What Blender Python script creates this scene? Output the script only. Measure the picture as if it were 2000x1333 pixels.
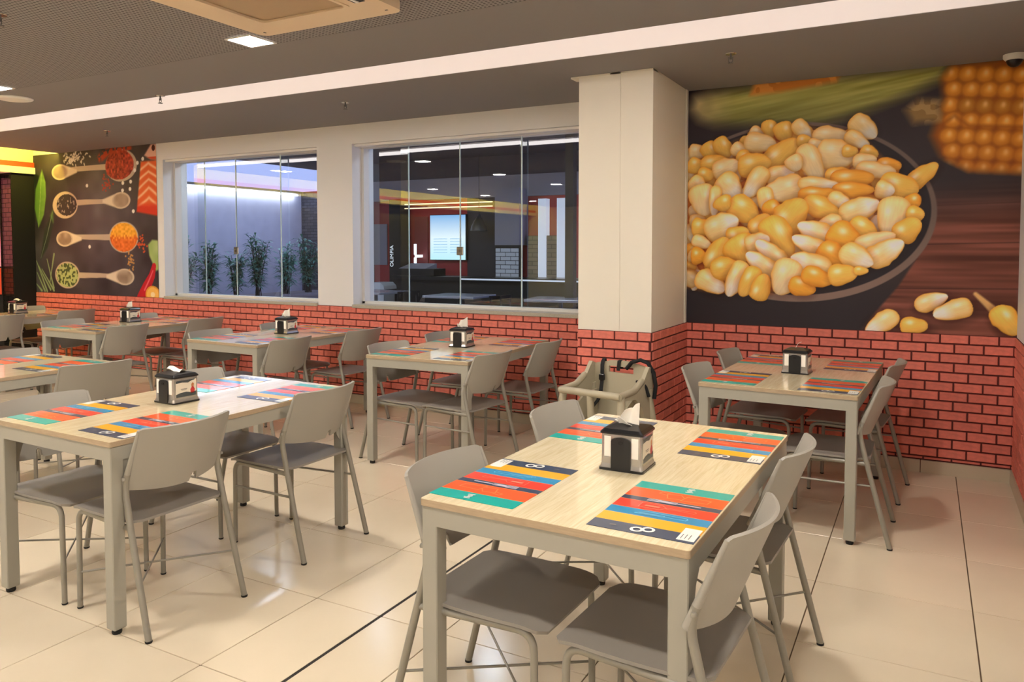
import bpy, math, random
import numpy as np
from mathutils import Vector, Matrix

for o in list(bpy.data.objects):
    bpy.data.objects.remove(o, do_unlink=True)
S = bpy.context.scene
COL = S.collection
R = math.radians
rnd = random.Random(7)

# ------------------------------------------------------------------ camera
cd = bpy.data.cameras.new('camera')
cam = bpy.data.objects.new('camera', cd)
COL.objects.link(cam)
cam.location = (0, 0, 1.478)
cam.rotation_euler = (R(90 - 2.533), 0, R(28.415))
cd.sensor_width = 36
cd.lens = 1496.5 / 2000 * 36
cd.shift_y = -115.2 / 2000
cd.clip_start = 0.02
cd.clip_end = 200
S.camera = cam

# ------------------------------------------------------------------ world: dusk sky
W = bpy.data.worlds.new('dusk_sky')
S.world = W
W.use_nodes = True
W.node_tree.nodes['Background'].inputs[0].default_value = (0.42, 0.50, 0.92, 1)
W.node_tree.nodes['Background'].inputs[1].default_value = 0.95
S.view_settings.view_transform = 'Standard'
S.view_settings.look = 'None'
S.view_settings.gamma = 1
S.view_settings.use_curve_mapping = False
S.view_settings.exposure = 0.45
PANEL_POWER = 235.0      # emission of the square ceiling lights
COVE_POWER = 5.5        # emission of the white cove strip
WARM = (1.0, 0.94, 0.86)

# ------------------------------------------------------------------ materials
def srgb(r, g, b):
    f = lambda c: (c / 255 / 12.92) if c / 255 <= .04045 else ((c / 255 + .055) / 1.055) ** 2.4
    return (f(r), f(g), f(b), 1)

def mat(name, col, rough=.5, metal=0, spec=.5, coat=0, emit=None, estr=0, noise=None, bump=None, rand=0, coatr=.05):
    m = bpy.data.materials.new(name)
    m.use_nodes = True
    nt = m.node_tree
    b = nt.nodes['Principled BSDF']
    b.inputs['Base Color'].default_value = col
    b.inputs['Roughness'].default_value = rough
    b.inputs['Metallic'].default_value = metal
    b.inputs['Specular IOR Level'].default_value = spec
    if coat:
        b.inputs['Coat Weight'].default_value = coat
        b.inputs['Coat Roughness'].default_value = coatr
    if emit:
        b.inputs['Emission Color'].default_value = emit
        b.inputs['Emission Strength'].default_value = estr
    if noise or bump or rand:
        tc = nt.nodes.new('ShaderNodeTexCoord')
    last = None
    if noise:   # (scale, amount, stretch xyz)
        sc, amt, st = noise
        mp = nt.nodes.new('ShaderNodeMapping')
        mp.inputs['Scale'].default_value = st
        nt.links.new(tc.outputs['Object'], mp.inputs['Vector'])
        n = nt.nodes.new('ShaderNodeTexNoise')
        n.inputs['Scale'].default_value = sc
        n.inputs['Detail'].default_value = 6
        nt.links.new(mp.outputs[0], n.inputs['Vector'])
        mr = nt.nodes.new('ShaderNodeMapRange')
        mr.inputs[1].default_value = .25
        mr.inputs[2].default_value = .75
        mr.inputs[3].default_value = 1 - amt
        mr.inputs[4].default_value = 1 + amt
        nt.links.new(n.outputs['Fac'], mr.inputs[0])
        last = mr.outputs[0]
    if rand:
        oi = nt.nodes.new('ShaderNodeObjectInfo')
        mr2 = nt.nodes.new('ShaderNodeMapRange')
        mr2.inputs[3].default_value = 1 - rand
        mr2.inputs[4].default_value = 1 + rand
        nt.links.new(oi.outputs['Random'], mr2.inputs[0])
        if last:
            mm = nt.nodes.new('ShaderNodeMath')
            mm.operation = 'MULTIPLY'
            nt.links.new(last, mm.inputs[0])
            nt.links.new(mr2.outputs[0], mm.inputs[1])
            last = mm.outputs[0]
        else:
            last = mr2.outputs[0]
    if last:
        mx = nt.nodes.new('ShaderNodeVectorMath')
        mx.operation = 'SCALE'
        mx.inputs[0].default_value = col[:3]
        nt.links.new(last, mx.inputs['Scale'])
        nt.links.new(mx.outputs[0], b.inputs['Base Color'])
    if bump:
        n2 = nt.nodes.new('ShaderNodeTexNoise')
        n2.inputs['Scale'].default_value = bump[0]
        n2.inputs['Detail'].default_value = 4
        nt.links.new(tc.outputs['Object'], n2.inputs['Vector'])
        bp = nt.nodes.new('ShaderNodeBump')
        bp.inputs['Strength'].default_value = bump[1]
        bp.inputs['Distance'].default_value = .002
        nt.links.new(n2.outputs['Fac'], bp.inputs['Height'])
        nt.links.new(bp.outputs[0], b.inputs['Normal'])
    return m

def emission(name, col, strength):
    m = bpy.data.materials.new(name)
    m.use_nodes = True
    nt = m.node_tree
    nt.nodes.clear()
    e = nt.nodes.new('ShaderNodeEmission')
    e.inputs[0].default_value = (*col[:3], 1)
    e.inputs[1].default_value = strength
    o = nt.nodes.new('ShaderNodeOutputMaterial')
    nt.links.new(e.outputs[0], o.inputs[0])
    return m

M = {}
M['plaster'] = mat('white_plaster', srgb(227, 225, 223), .75, bump=(90, .08))
M['column'] = mat('column_paint', srgb(230, 222, 206), .6, bump=(60, .08))
M['ceiling'] = mat('ceiling_paint', srgb(134, 130, 130), .85, bump=(120, .05))
M['slot'] = mat('slot_white', srgb(236, 230, 228), .7)
M['tile'] = mat('porcelain_tile', srgb(220, 204, 178), .18, spec=.5, noise=(2.2, .05, (1, 1, 1)), rand=.025)
M['tile_joint'] = mat('tile_joint', srgb(92, 72, 52), .9)
M['joint_dark'] = mat('expansion_joint', srgb(34, 26, 20), .8)
M['base'] = mat('baseboard_porcelain', srgb(196, 180, 154), .3)
M['mortar'] = mat('brick_mortar', srgb(84, 28, 22), .85)
M['brick'] = mat('brick_red', srgb(220, 122, 105), .62, spec=.3, noise=(26, .16, (1, 1, 1.6)), rand=.09, bump=(90, .25))
M['steel'] = mat('table_steel', srgb(160, 155, 142), .42, spec=.4)
M['chair_metal'] = mat('chair_tube', srgb(146, 140, 128), .38, metal=.2)
M['seat_plastic_shaded'] = mat('seat_plastic_shaded', srgb(138, 131, 123), .5, spec=.4, bump=(500, .12))  # chair plastic darkened for the shade under the tabletops
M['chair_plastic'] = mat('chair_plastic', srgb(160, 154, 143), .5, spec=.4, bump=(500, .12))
M['rubber'] = mat('black_rubber', srgb(18, 17, 17), .7)
M['black'] = mat('black_plastic', srgb(20, 20, 22), .28)
M['blackmatt'] = mat('black_matt', srgb(14, 14, 16), .6)
M['chrome'] = mat('chrome', srgb(205, 200, 192), .16, metal=.9)
M['clear'] = mat('smoked_shell', srgb(176, 170, 162), .16, metal=.6)
M['paper'] = mat('napkin_paper', srgb(242, 236, 224), .9)
M['wood_edge'] = mat('table_edge', srgb(172, 150, 122), .5, noise=(30, .1, (1, 8, 8)))
M['stone'] = mat('granite_sill', srgb(176, 168, 152), .35, noise=(180, .22, (1, 1, 1)))
M['alu'] = mat('white_aluminium', srgb(226, 222, 216), .35)
M['steel_dark'] = mat('grey_metal', srgb(96, 94, 92), .4, metal=.6)
M['white_plastic'] = mat('white_plastic', srgb(230, 228, 222), .4)
M['ac'] = mat('aged_plastic', srgb(226, 204, 172), .45)
M['ac_grille'] = mat('ac_grille', srgb(176, 152, 122), .6)
M['beige'] = mat('beige_plastic', srgb(176, 166, 142), .45, bump=(300, .1))
M['strap'] = mat('black_webbing', srgb(16, 16, 18), .8)
M['green_edge'] = mat('glass_edge', srgb(196, 214, 214), .2)

def wood_top():
    m = bpy.data.materials.new('pale_oak_laminate')
    m.use_nodes = True
    nt = m.node_tree
    b = nt.nodes['Principled BSDF']
    tc = nt.nodes.new('ShaderNodeTexCoord')
    mp = nt.nodes.new('ShaderNodeMapping')
    mp.inputs['Scale'].default_value = (30, 1.6, 1)
    nt.links.new(tc.outputs['Object'], mp.inputs[0])
    n = nt.nodes.new('ShaderNodeTexNoise')
    n.inputs['Scale'].default_value = 3.2
    n.inputs['Detail'].default_value = 9
    n.inputs['Roughness'].default_value = .62
    n.inputs['Distortion'].default_value = .9
    nt.links.new(mp.outputs[0], n.inputs['Vector'])
    cr = nt.nodes.new('ShaderNodeValToRGB')
    cr.color_ramp.elements[0].position = .3
    cr.color_ramp.elements[0].color = srgb(216, 196, 156)
    cr.color_ramp.elements[1].position = .68
    cr.color_ramp.elements[1].color = srgb(238, 223, 188)
    nt.links.new(n.outputs['Fac'], cr.inputs[0])
    nt.links.new(cr.outputs[0], b.inputs['Base Color'])
    b.inputs['Roughness'].default_value = .2
    b.inputs['Coat Weight'].default_value = .6
    b.inputs['Coat Roughness'].default_value = .04
    return m
M['oak'] = wood_top()

def perforated():
    m = bpy.data.materials.new('perforated_board')
    m.use_nodes = True
    nt = m.node_tree
    b = nt.nodes['Principled BSDF']
    b.inputs['Roughness'].default_value = .85
    tc = nt.nodes.new('ShaderNodeTexCoord')
    sep = nt.nodes.new('ShaderNodeSeparateXYZ')
    nt.links.new(tc.outputs['Object'], sep.inputs[0])
    outs = []
    for ax in (0, 1):
        a = nt.nodes.new('ShaderNodeMath'); a.operation = 'MULTIPLY'; a.inputs[1].default_value = 1 / .024
        f = nt.nodes.new('ShaderNodeMath'); f.operation = 'FRACT'
        s = nt.nodes.new('ShaderNodeMath'); s.operation = 'SUBTRACT'; s.inputs[1].default_value = .5
        p = nt.nodes.new('ShaderNodeMath'); p.operation = 'POWER'; p.inputs[1].default_value = 2
        ab = nt.nodes.new('ShaderNodeMath'); ab.operation = 'ABSOLUTE'
        nt.links.new(sep.outputs[ax], a.inputs[0]); nt.links.new(a.outputs[0], f.inputs[0])
        nt.links.new(f.outputs[0], s.inputs[0]); nt.links.new(s.outputs[0], ab.inputs[0]); nt.links.new(ab.outputs[0], p.inputs[0])
        outs.append(p.outputs[0])
    ad = nt.nodes.new('ShaderNodeMath'); ad.operation = 'ADD'
    nt.links.new(outs[0], ad.inputs[0]); nt.links.new(outs[1], ad.inputs[1])
    lt = nt.nodes.new('ShaderNodeMath'); lt.operation = 'LESS_THAN'; lt.inputs[1].default_value = .075
    nt.links.new(ad.outputs[0], lt.inputs[0])
    mx = nt.nodes.new('ShaderNodeMix'); mx.data_type = 'RGBA'
    mx.inputs[6].default_value = srgb(140, 136, 136)
    mx.inputs[7].default_value = srgb(72, 68, 68)
    nt.links.new(lt.outputs[0], mx.inputs[0])
    nt.links.new(mx.outputs[2], b.inputs['Base Color'])
    return m
M['perf'] = perforated()

def glass():
    m = bpy.data.materials.new('window_glass')
    m.use_nodes = True
    nt = m.node_tree
    nt.nodes.clear()
    t = nt.nodes.new('ShaderNodeBsdfTransparent'); t.inputs[0].default_value = (.93, .96, .97, 1)
    g = nt.nodes.new('ShaderNodeBsdfGlossy'); g.inputs['Roughness'].default_value = .0
    f = nt.nodes.new('ShaderNodeFresnel'); f.inputs[0].default_value = 2.2
    mx = nt.nodes.new('ShaderNodeMixShader')
    o = nt.nodes.new('ShaderNodeOutputMaterial')
    ge = nt.nodes.new('ShaderNodeNewGeometry')      # reflect at the entry face of the pane only
    iv = nt.nodes.new('ShaderNodeMath'); iv.operation = 'SUBTRACT'; iv.inputs[0].default_value = 1
    mu = nt.nodes.new('ShaderNodeMath'); mu.operation = 'MULTIPLY'
    nt.links.new(ge.outputs['Backfacing'], iv.inputs[1]); nt.links.new(iv.outputs[0], mu.inputs[0]); nt.links.new(f.outputs[0], mu.inputs[1])
    nt.links.new(mu.outputs[0], mx.inputs[0]); nt.links.new(t.outputs[0], mx.inputs[1]); nt.links.new(g.outputs[0], mx.inputs[2])
    nt.links.new(mx.outputs[0], o.inputs[0])
    return m
M['glass'] = glass()

# ------------------------------------------------------------------ mesh builder
class MB:
    def __init__(s):
        s.v = []; s.f = []; s.m = []; s.sm = []
    def add(s, verts, faces, mi=0, smooth=False):
        o = len(s.v)
        s.v += [tuple(p) for p in verts]
        for f in faces:
            s.f.append([i + o for i in f]); s.m.append(mi); s.sm.append(smooth)
        return s
    def box(s, x0, x1, y0, y1, z0, z1, mi=0, T=None):
        vs = [(x0, y0, z0), (x1, y0, z0), (x1, y1, z0), (x0, y1, z0), (x0, y0, z1), (x1, y0, z1), (x1, y1, z1), (x0, y1, z1)]
        if T: vs = [tuple(T @ Vector(p)) for p in vs]
        return s.add(vs, [(0, 3, 2, 1), (4, 5, 6, 7), (0, 1, 5, 4), (1, 2, 6, 5), (2, 3, 7, 6), (3, 0, 4, 7)], mi)
    def bbox(s, x0, x1, y0, y1, z0, z1, b=.004, mi=0):
        # box with chamfered edges on the four vertical edges and the top rim
        def ring(i, z):
            return [(x0 + i + b, y0 + i, z), (x1 - i - b, y0 + i, z), (x1 - i, y0 + i + b, z), (x1 - i, y1 - i - b, z),
                    (x1 - i - b, y1 - i, z), (x0 + i + b, y1 - i, z), (x0 + i, y1 - i - b, z), (x0 + i, y0 + i + b, z)]
        rs = [ring(b * .6, z0), ring(0, z0 + b), ring(0, z1 - b), ring(b * .6, z1)]
        vs = [p for r in rs for p in r]
        fs = [tuple(range(7, -1, -1)), tuple(range(24, 32))]
        for k in range(3):
            for i in range(8):
                j = (i + 1) % 8
                fs.append((k * 8 + i, k * 8 + j, (k + 1) * 8 + j, (k + 1) * 8 + i))
        return s.add(vs, fs, mi)
    def tube(s, pts, r, seg=10, mi=0, cap=True):
        P = [Vector(p) for p in pts]
        rr = r if isinstance(r, (list, tuple)) else [r] * len(P)
        n = len(P)
        T = []
        for i in range(n):
            a = P[max(i - 1, 0)]; b = P[min(i + 1, n - 1)]
            T.append((b - a).normalized())
        ref = Vector((0, 0, 1)) if abs(T[0].z) < .9 else Vector((1, 0, 0))
        u = T[0].cross(ref).normalized()
        vs = []
        for i in range(n):
            u = (u - T[i] * u.dot(T[i])).normalized()
            w = T[i].cross(u)
            for k in range(seg):
                a = 2 * math.pi * k / seg
                vs.append(P[i] + (u * math.cos(a) + w * math.sin(a)) * rr[i])
        fs = []
        for i in range(n - 1):
            for k in range(seg):
                j = (k + 1) % seg
                fs.append((i * seg + k, i * seg + j, (i + 1) * seg + j, (i + 1) * seg + k))
        s.add(vs, fs, mi, True)
        if cap:
            s.add(vs[:seg], [tuple(range(seg - 1, -1, -1))], mi)
            s.add(vs[-seg:], [tuple(range(seg))], mi)
        return s
    def lathe(s, prof, c=(0, 0, 0), seg=20, mi=0, smooth=True):
        vs = []; fs = []
        for r, z in prof:
            for k in range(seg):
                a = 2 * math.pi * k / seg
                vs.append((c[0] + r * math.cos(a), c[1] + r * math.sin(a), c[2] + z))
        n = len(prof)
        for i in range(n - 1):
            for k in range(seg):
                j = (k + 1) % seg
                fs.append((i * seg + k, i * seg + j, (i + 1) * seg + j, (i + 1) * seg + k))
        s.add(vs, fs, mi, smooth)
        s.add(vs[:seg], [tuple(range(seg - 1, -1, -1))], mi)
        s.add(vs[-seg:], [tuple(range(seg))], mi)
        return s
    def prism(s, poly, axis, a, b, mi=0):
        # poly: 2d points; extruded along axis from a to b
        n = len(poly)
        def P(p, t):
            return {'x': (t, p[0], p[1]), 'y': (p[0], t, p[1]), 'z': (p[0], p[1], t)}[axis]
        vs = [P(p, a) for p in poly] + [P(p, b) for p in poly]
        fs = [tuple(range(n - 1, -1, -1)), tuple(range(n, 2 * n))] + [(i, (i + 1) % n, n + (i + 1) % n, n + i) for i in range(n)]
        return s.add(vs, fs, mi)
    def grid(s, fn, nu, nv, th=0, mi=0):
        # sheet fn(u,v)->Vector, optional thickness along normals
        P = [[Vector(fn(i / nu, j / nv)) for j in range(nv + 1)] for i in range(nu + 1)]
        if not th:
            vs = [p for r in P for p in r]
            fs = [(i * (nv + 1) + j, (i + 1) * (nv + 1) + j, (i + 1) * (nv + 1) + j + 1, i * (nv + 1) + j + 1) for i in range(nu) for j in range(nv)]
            return s.add(vs, fs, mi, True)
        N = [[None] * (nv + 1) for _ in range(nu + 1)]
        for i in range(nu + 1):
            for j in range(nv + 1):
                du = P[min(i + 1, nu)][j] - P[max(i - 1, 0)][j]
                dv = P[i][min(j + 1, nv)] - P[i][max(j - 1, 0)]
                N[i][j] = du.cross(dv).normalized()
        A = [P[i][j] + N[i][j] * th / 2 for i in range(nu + 1) for j in range(nv + 1)]
        B = [P[i][j] - N[i][j] * th / 2 for i in range(nu + 1) for j in range(nv + 1)]
        w = nv + 1; o = len(A)
        q = [(i * w + j, (i + 1) * w + j, (i + 1) * w + j + 1, i * w + j + 1) for i in range(nu) for j in range(nv)]
        s.add(A + B, q + [tuple(o + k for k in reversed(f)) for f in q], mi, True)
        rim = [i * w for i in range(nu + 1)] + [nu * w + j for j in range(1, nv + 1)] + [i * w + nv for i in range(nu - 1, -1, -1)] + [j for j in range(nv - 1, 0, -1)]
        n = len(rim)
        vs = [A[k] for k in rim] + [B[k] for k in rim]
        s.add(vs, [(i, n + i, n + (i + 1) % n, (i + 1) % n) for i in range(n)], mi, False)
        return s
    def mesh(s, name, mats):
        me = bpy.data.meshes.new(name)
        me.from_pydata(s.v, [], s.f)
        for m in (mats if isinstance(mats, (list, tuple)) else [mats]):
            me.materials.append(m)
        me.polygons.foreach_set('material_index', s.m)
        me.polygons.foreach_set('use_smooth', s.sm)
        me.update()
        return me

def link(name, me, parent=None, loc=None, rot=None):
    o = bpy.data.objects.new(name, me)
    COL.objects.link(o)
    if parent: o.parent = parent
    if loc: o.location = loc
    if rot is not None: o.rotation_euler = (0, 0, rot)
    return o

def build(name, mb, mats, parent=None, loc=None, rot=None):
    return link(name, mb.mesh(name, mats), parent, loc, rot)

def tag(o, label, cat, group=None):
    o['label'] = label; o['category'] = cat
    if group: o['group'] = group
    return o

def thing(name, label, cat, loc=(0, 0, 0), rot=0, group=None):
    o = bpy.data.objects.new(name, None)
    COL.objects.link(o)
    o.empty_display_size = .1
    o.location = loc; o.rotation_euler = (0, 0, rot)
    return tag(o, label, cat, group)

def struct(name, mb, mats, label=None):
    o = build(name, mb, mats)
    o['kind'] = 'structure'
    if label: o['label'] = label
    return o

def copy_tree(src, parent=None):
    c = src.copy(); COL.objects.link(c)
    if parent: c.parent = parent
    for ch in list(src.children):
        copy_tree(ch, c)
    return c

def arc_pts(p0, p1, p2, r, n=6):
    # rounded corner at p1 between p0 and p2
    a = Vector(p0); b = Vector(p1); c = Vector(p2)
    d0 = (a - b).normalized(); d1 = (c - b).normalized()
    s0 = b + d0 * r; s1 = b + d1 * r
    out = []
    for i in range(n + 1):
        t = i / n
        out.append((1 - t) ** 2 * s0 + 2 * t * (1 - t) * b + t * t * s1)
    return out
# ================================================================== THE SETTING
XL, XR, YB, YF = -10.2, .505, 5.687, -8.0     # left wall, right wall, window wall, wall behind the camera
ZC = 2.645
DADO = .922
GY = 5.865                                   # plane of the window glass

# ---- floor: slab, single tiles and a wide expansion joint
floor = struct('floor', MB().box(XL - .2, XR + .3, YF, YB + .3, -.12, -.004), M['tile_joint'], 'beige porcelain tile floor')
tile_cache = {}
def tile(x0, x1, y0, y1):
    g = .0022
    w, d = round(x1 - x0 - 2 * g, 4), round(y1 - y0 - 2 * g, 4)
    if (w, d) not in tile_cache:
        tile_cache[(w, d)] = MB().bbox(-w / 2, w / 2, -d / 2, d / 2, -.01, 0, .0015).mesh('tile', M['tile'])
    return link('tile', tile_cache[(w, d)], floor, ((x0 + x1) / 2, (y0 + y1) / 2, 0))
ys = [1.811 + .59 * k for k in range(-2, 7)] + [YB - .012]
xs_l = [-2.236 - .59 * k for k in range(13, -1, -1)] + [-1.905]
xs_r = [-1.895, -1.605, -1.005, -.405, .195, XR - .012]
for xs in (xs_l, xs_r):
    for i in range(len(xs) - 1):
        for j in range(len(ys) - 1):
            tile(xs[i], xs[i + 1], ys[j], ys[j + 1])
rest = MB()
yy = [.631 - .59 * k for k in range(0, 15)]
for xs in (xs_l, xs_r):
    for i in range(len(xs) - 1):
        for j in range(len(yy) - 1):
            rest.box(xs[i] + .002, xs[i + 1] - .002, yy[j + 1] + .002, yy[j] - .002, -.01, 0)
o = build('tile_field', rest, M['tile'], floor); o['kind'] = 'stuff'
build('expansion_joint', MB().box(-1.907, -1.893, YF, YB, -.01, -.001), M['joint_dark'], floor)

# ---- window wall with two openings
W1 = (-7.49, -5.235); W2 = (-4.795, -2.44); WZ = (.945, 2.462)
wb = MB()
YT = 6.0
wb.box(XL, W1[0], YB, YT, 0, 3.0)
wb.box(W1[1], W2[0], YB, YT, 0, 3.0)
wb.box(W2[1], XR + .2, YB, YT, 0, 3.0)
for a, b in (W1, W2):
    wb.box(a, b, YB, YT, 0, WZ[0] - .03)
    wb.box(a, b, YB, YT, WZ[1], 3.0)
wall_back = struct('wall_back', wb, M['plaster'], 'white plaster window wall')

# ---- square column
CX0, CX1, CY0 = -2.105, -1.583, 4.85
col_w = struct('wall_column', MB().box(CX0, CX1, CY0, YB, 0, ZC), M['column'], 'cream square column')
build('cable_cover', MB().box(CX0 + .225, CX0 + .30, CY0 - .004, CY0, DADO, ZC), M['column'], col_w)
build('corner_trim', MB().box(CX1, CX1 + .006, YB - .07, YB - .05, DADO, ZC), M['column'], col_w)
build('corner_trim', MB().box(CX1, CX1 + .004, YB - .03, YB - .02, DADO, ZC), M['column'], col_w)
build('ceiling_lip', MB().box(CX0 - .06, CX1, CY0 - .004, CY0 + .1, ZC - .012, ZC - .001), M['column'], col_w)

# ---- brick dado: mortar bed + proud bricks, one object each
BL, BH, JT = .1625, .0625, .009
bcache = {}
def brick_mesh(l, h):
    k = (round(l, 4), round(h, 4))
    if k not in bcache:
        mb = MB()
        c = .0025; d = .007
        vs = [(0, 0, 0), (l, 0, 0), (l, 0, h), (0, 0, h), (c, -d, c), (l - c, -d, c), (l - c, -d, h - c), (c, -d, h - c)]
        mb.add(vs, [(4, 5, 6, 7), (0, 1, 5, 4), (1, 2, 6, 5), (2, 3, 7, 6), (3, 0, 4, 7), (0, 3, 2, 1)])
        bcache[k] = mb.mesh('brick', M['brick'])
    return bcache[k]
def brick_list(length, phase=0.):
    out = []
    z1 = DADO - .004; row = 0
    while z1 > .1:
        z0 = max(z1 - BH + JT, .092)
        off = (phase + (row % 2) * BL / 2) % BL
        x = -BL + off
        while x < length:
            a = max(x, 0); b = min(x + BL - JT, length)
            if b - a > .012 and z1 - z0 > .006:
                out.append((a, z0, b - a, z1 - z0))
            x += BL
        z1 -= BH; row += 1
    return out
def dado(name, label, origin, rot, length, limit=300, near_end=True, phase=0.):
    # bed stands on the wall plane; local x along the wall, -y out of the wall
    p = struct(name, MB().box(0, length, -.003, 0, .0, DADO), M['mortar'], label)
    p.location = origin; p.rotation_euler = (0, 0, rot)
    bl = brick_list(length, phase)
    if len(bl) > limit:
        bl.sort(key=lambda b: -b[0] if near_end else b[0])
    for a, z0, l, h in bl[:limit]:
        link('brick', brick_mesh(l, h), p, (a, -.003, z0))
    if len(bl) > limit:
        mb = MB()
        for a, z0, l, h in bl[limit:]:
            me = brick_mesh(l, h)
            mb.add([(v.co.x + a, v.co.y - .003, v.co.z + z0) for v in me.vertices], [tuple(q.vertices) for q in me.polygons])
        s = build('brick_field', mb, M['brick'], p); s['kind'] = 'stuff'
    return p
dado('trim_1', 'red brick dado under the windows', (-9.95, YB - .002, 0), 0, 9.95 + CX0, 300)
dado('trim_2', 'red brick dado under the corn mural', (CX1, YB - .002, 0), 0, XR - CX1, 300, phase=.05)
dado('trim_3', 'red brick dado on the column front', (CX0, CY0 - .001, 0), 0, CX1 - CX0, 300, phase=.11)
dado('trim_4', 'red brick dado on the column side', (CX1 + .001, CY0 - .006, 0), R(90), YB - CY0, 300, phase=.02)
dado('trim_5', 'red brick dado on the right wall', (XR - .001, YB, 0), R(-90), 1.6, 300, near_end=False, phase=.04)

# ---- baseboards
struct('baseboard_back', MB().box(-9.95, CX0, YB - .018, YB - .004, 0, .084), M['base'])
bb = MB()
for k in range(4):
    a = CX1 + .01 + k * (XR - CX1) / 4
    bb.box(a, a + (XR - CX1) / 4 - .004, YB - .018, YB - .004, 0, .084)
struct('baseboard_right_bay', bb, M['base'])
struct('baseboard_column', MB().box(CX0 - .004, CX1 + .014, CY0 - .016, CY0 - .001, 0, .084).box(CX1 + .001, CX1 + .015, CY0, YB - .02, 0, .084), M['base'])
struct('baseboard_right', MB().box(XR - .018, XR - .003, YF + 2, YB - .02, 0, .084), M['base'])

# ---- other walls (the room goes on behind the camera)
M['char_paint'] = mat('charcoal_paint', srgb(58, 55, 58), .6)
struct('wall_right', MB().box(XR, XR + .2, YF, YB, 0, 3.0), M['plaster'])
struct('wall_front', MB().box(XL - .2, XR + .2, YF - .2, YF, 0, 3.0), M['plaster'])
wl = MB().box(XL - .2, XL, YF, YB, 0, 2.41)
struct('wall_left', wl, M['char_paint'], 'charcoal wall at the far left')

# ---- ceiling: soffits, recessed white light slot, perforated field, yellow cove
SY0, SY1 = 3.95, 4.37
XC = -9.42
ce = MB()
ce.box(XC, XR + .2, 3.262, SY0, ZC, 3.0)
ce.box(XC, XR + .2, SY1, YB, ZC, 3.0)
ce.box(XC, XR + .2, YF, -3.6, ZC, 3.0)
ce.box(XL - .2, XC, YF, YB, 2.92, 3.0)
ceiling = struct('ceiling', ce, M['ceiling'], 'taupe plasterboard ceiling')
build('perforated_field', MB().box(XC, XR + .2, -3.6, 3.262, ZC + .001, 3.0), M['perf'], ceiling)
build('slot_lining', MB().box(XC, XR + .2, SY0, SY1, 2.80, 3.0).box(XC, XR + .2, SY1 - .004, SY1 + .0005, ZC + .002, 2.80).box(XC, XR + .2, SY0 - .0005, SY0 + .004, ZC + .002, 2.80), M['slot'], ceiling)
M['cove_led'] = emission('cove_led', (1, .93, .90), COVE_POWER)
tag(build('light_strip', MB().box(XC + .05, XR - .02, SY0 + .004, SY0 + .016, 2.650, 2.690), M['cove_led']),
    'white light strip hidden inside the long ceiling slot', 'light')
M['yellow'] = mat('cove_cream', srgb(240, 232, 190), .7)
M['red_band'] = mat('red_orange_paint', srgb(206, 74, 34), .5)
struct('trim_6', MB().box(XL - .1, -9.95, YF, YB - .001, 2.555, 2.92), M['yellow'], 'cove face over the left wall')
struct('trim_7', MB().box(XL - .1, -9.93, YF, YB - .001, 2.49, 2.555), M['red_band'], 'orange red band below the cove')
struct('trim_8', MB().box(XL - .1, -9.91, YF, YB - .001, 2.41, 2.49), M['plaster'], 'pale fascia below the orange band')
M['yellow_led'] = emission('yellow_led', (1, .80, .10), 90)
tag(build('light_strip', MB().box(XC - .03, XC - .012, YF + .3, YB - .02, 2.70, 2.72), M['yellow_led']),
    'yellow light strip along the cove at the left wall', 'light')

# black pier with tiles at the far left end of the mural
M['black_tile'] = mat('black_gloss_tile', srgb(30, 28, 27), .15, rand=.3)
M['black_paint'] = mat('black_paint', srgb(8, 8, 9), .8)
pier = struct('wall_pier', MB().box(-10.19, -9.95, 5.41, YB - .001, 0, 2.41), M['black_paint'], 'black pier with glossy black brick tiles')
pt = {}
z = .01; row = 0
while z < 2.38:
    x = -10.19 - (row % 2) * .06
    while x < -9.952:
        a = max(x, -10.19); b = min(x + .114, -9.952)
        if b - a > .015:
            k = round(b - a, 3)
            if k not in pt:
                pt[k] = MB().box(0, k, -.006, 0, 0, .052).mesh('brick_tile', M['black_tile'])
            link('brick_tile', pt[k], pier, (a, 5.41, z))
        x += .12
    z += .058; row += 1
# backlit poster on the left wall
M['poster'] = mat('poster_print', srgb(226, 120, 130), .4, emit=srgb(236, 120, 130), estr=.9)
M['poster2'] = mat('poster_print_low', srgb(190, 60, 40), .4, emit=srgb(200, 70, 40), estr=.5)
po = thing('poster', 'backlit pink and red menu poster left of the black pier', 'poster', (XL + .002, 4.7, .9))
build('panel', MB().box(0, .03, -.7, .68, .35, 1.45), M['poster'], po)
build('panel', MB().box(0, .03, -.7, .68, 0, .33), M['poster2'], po)

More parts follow.
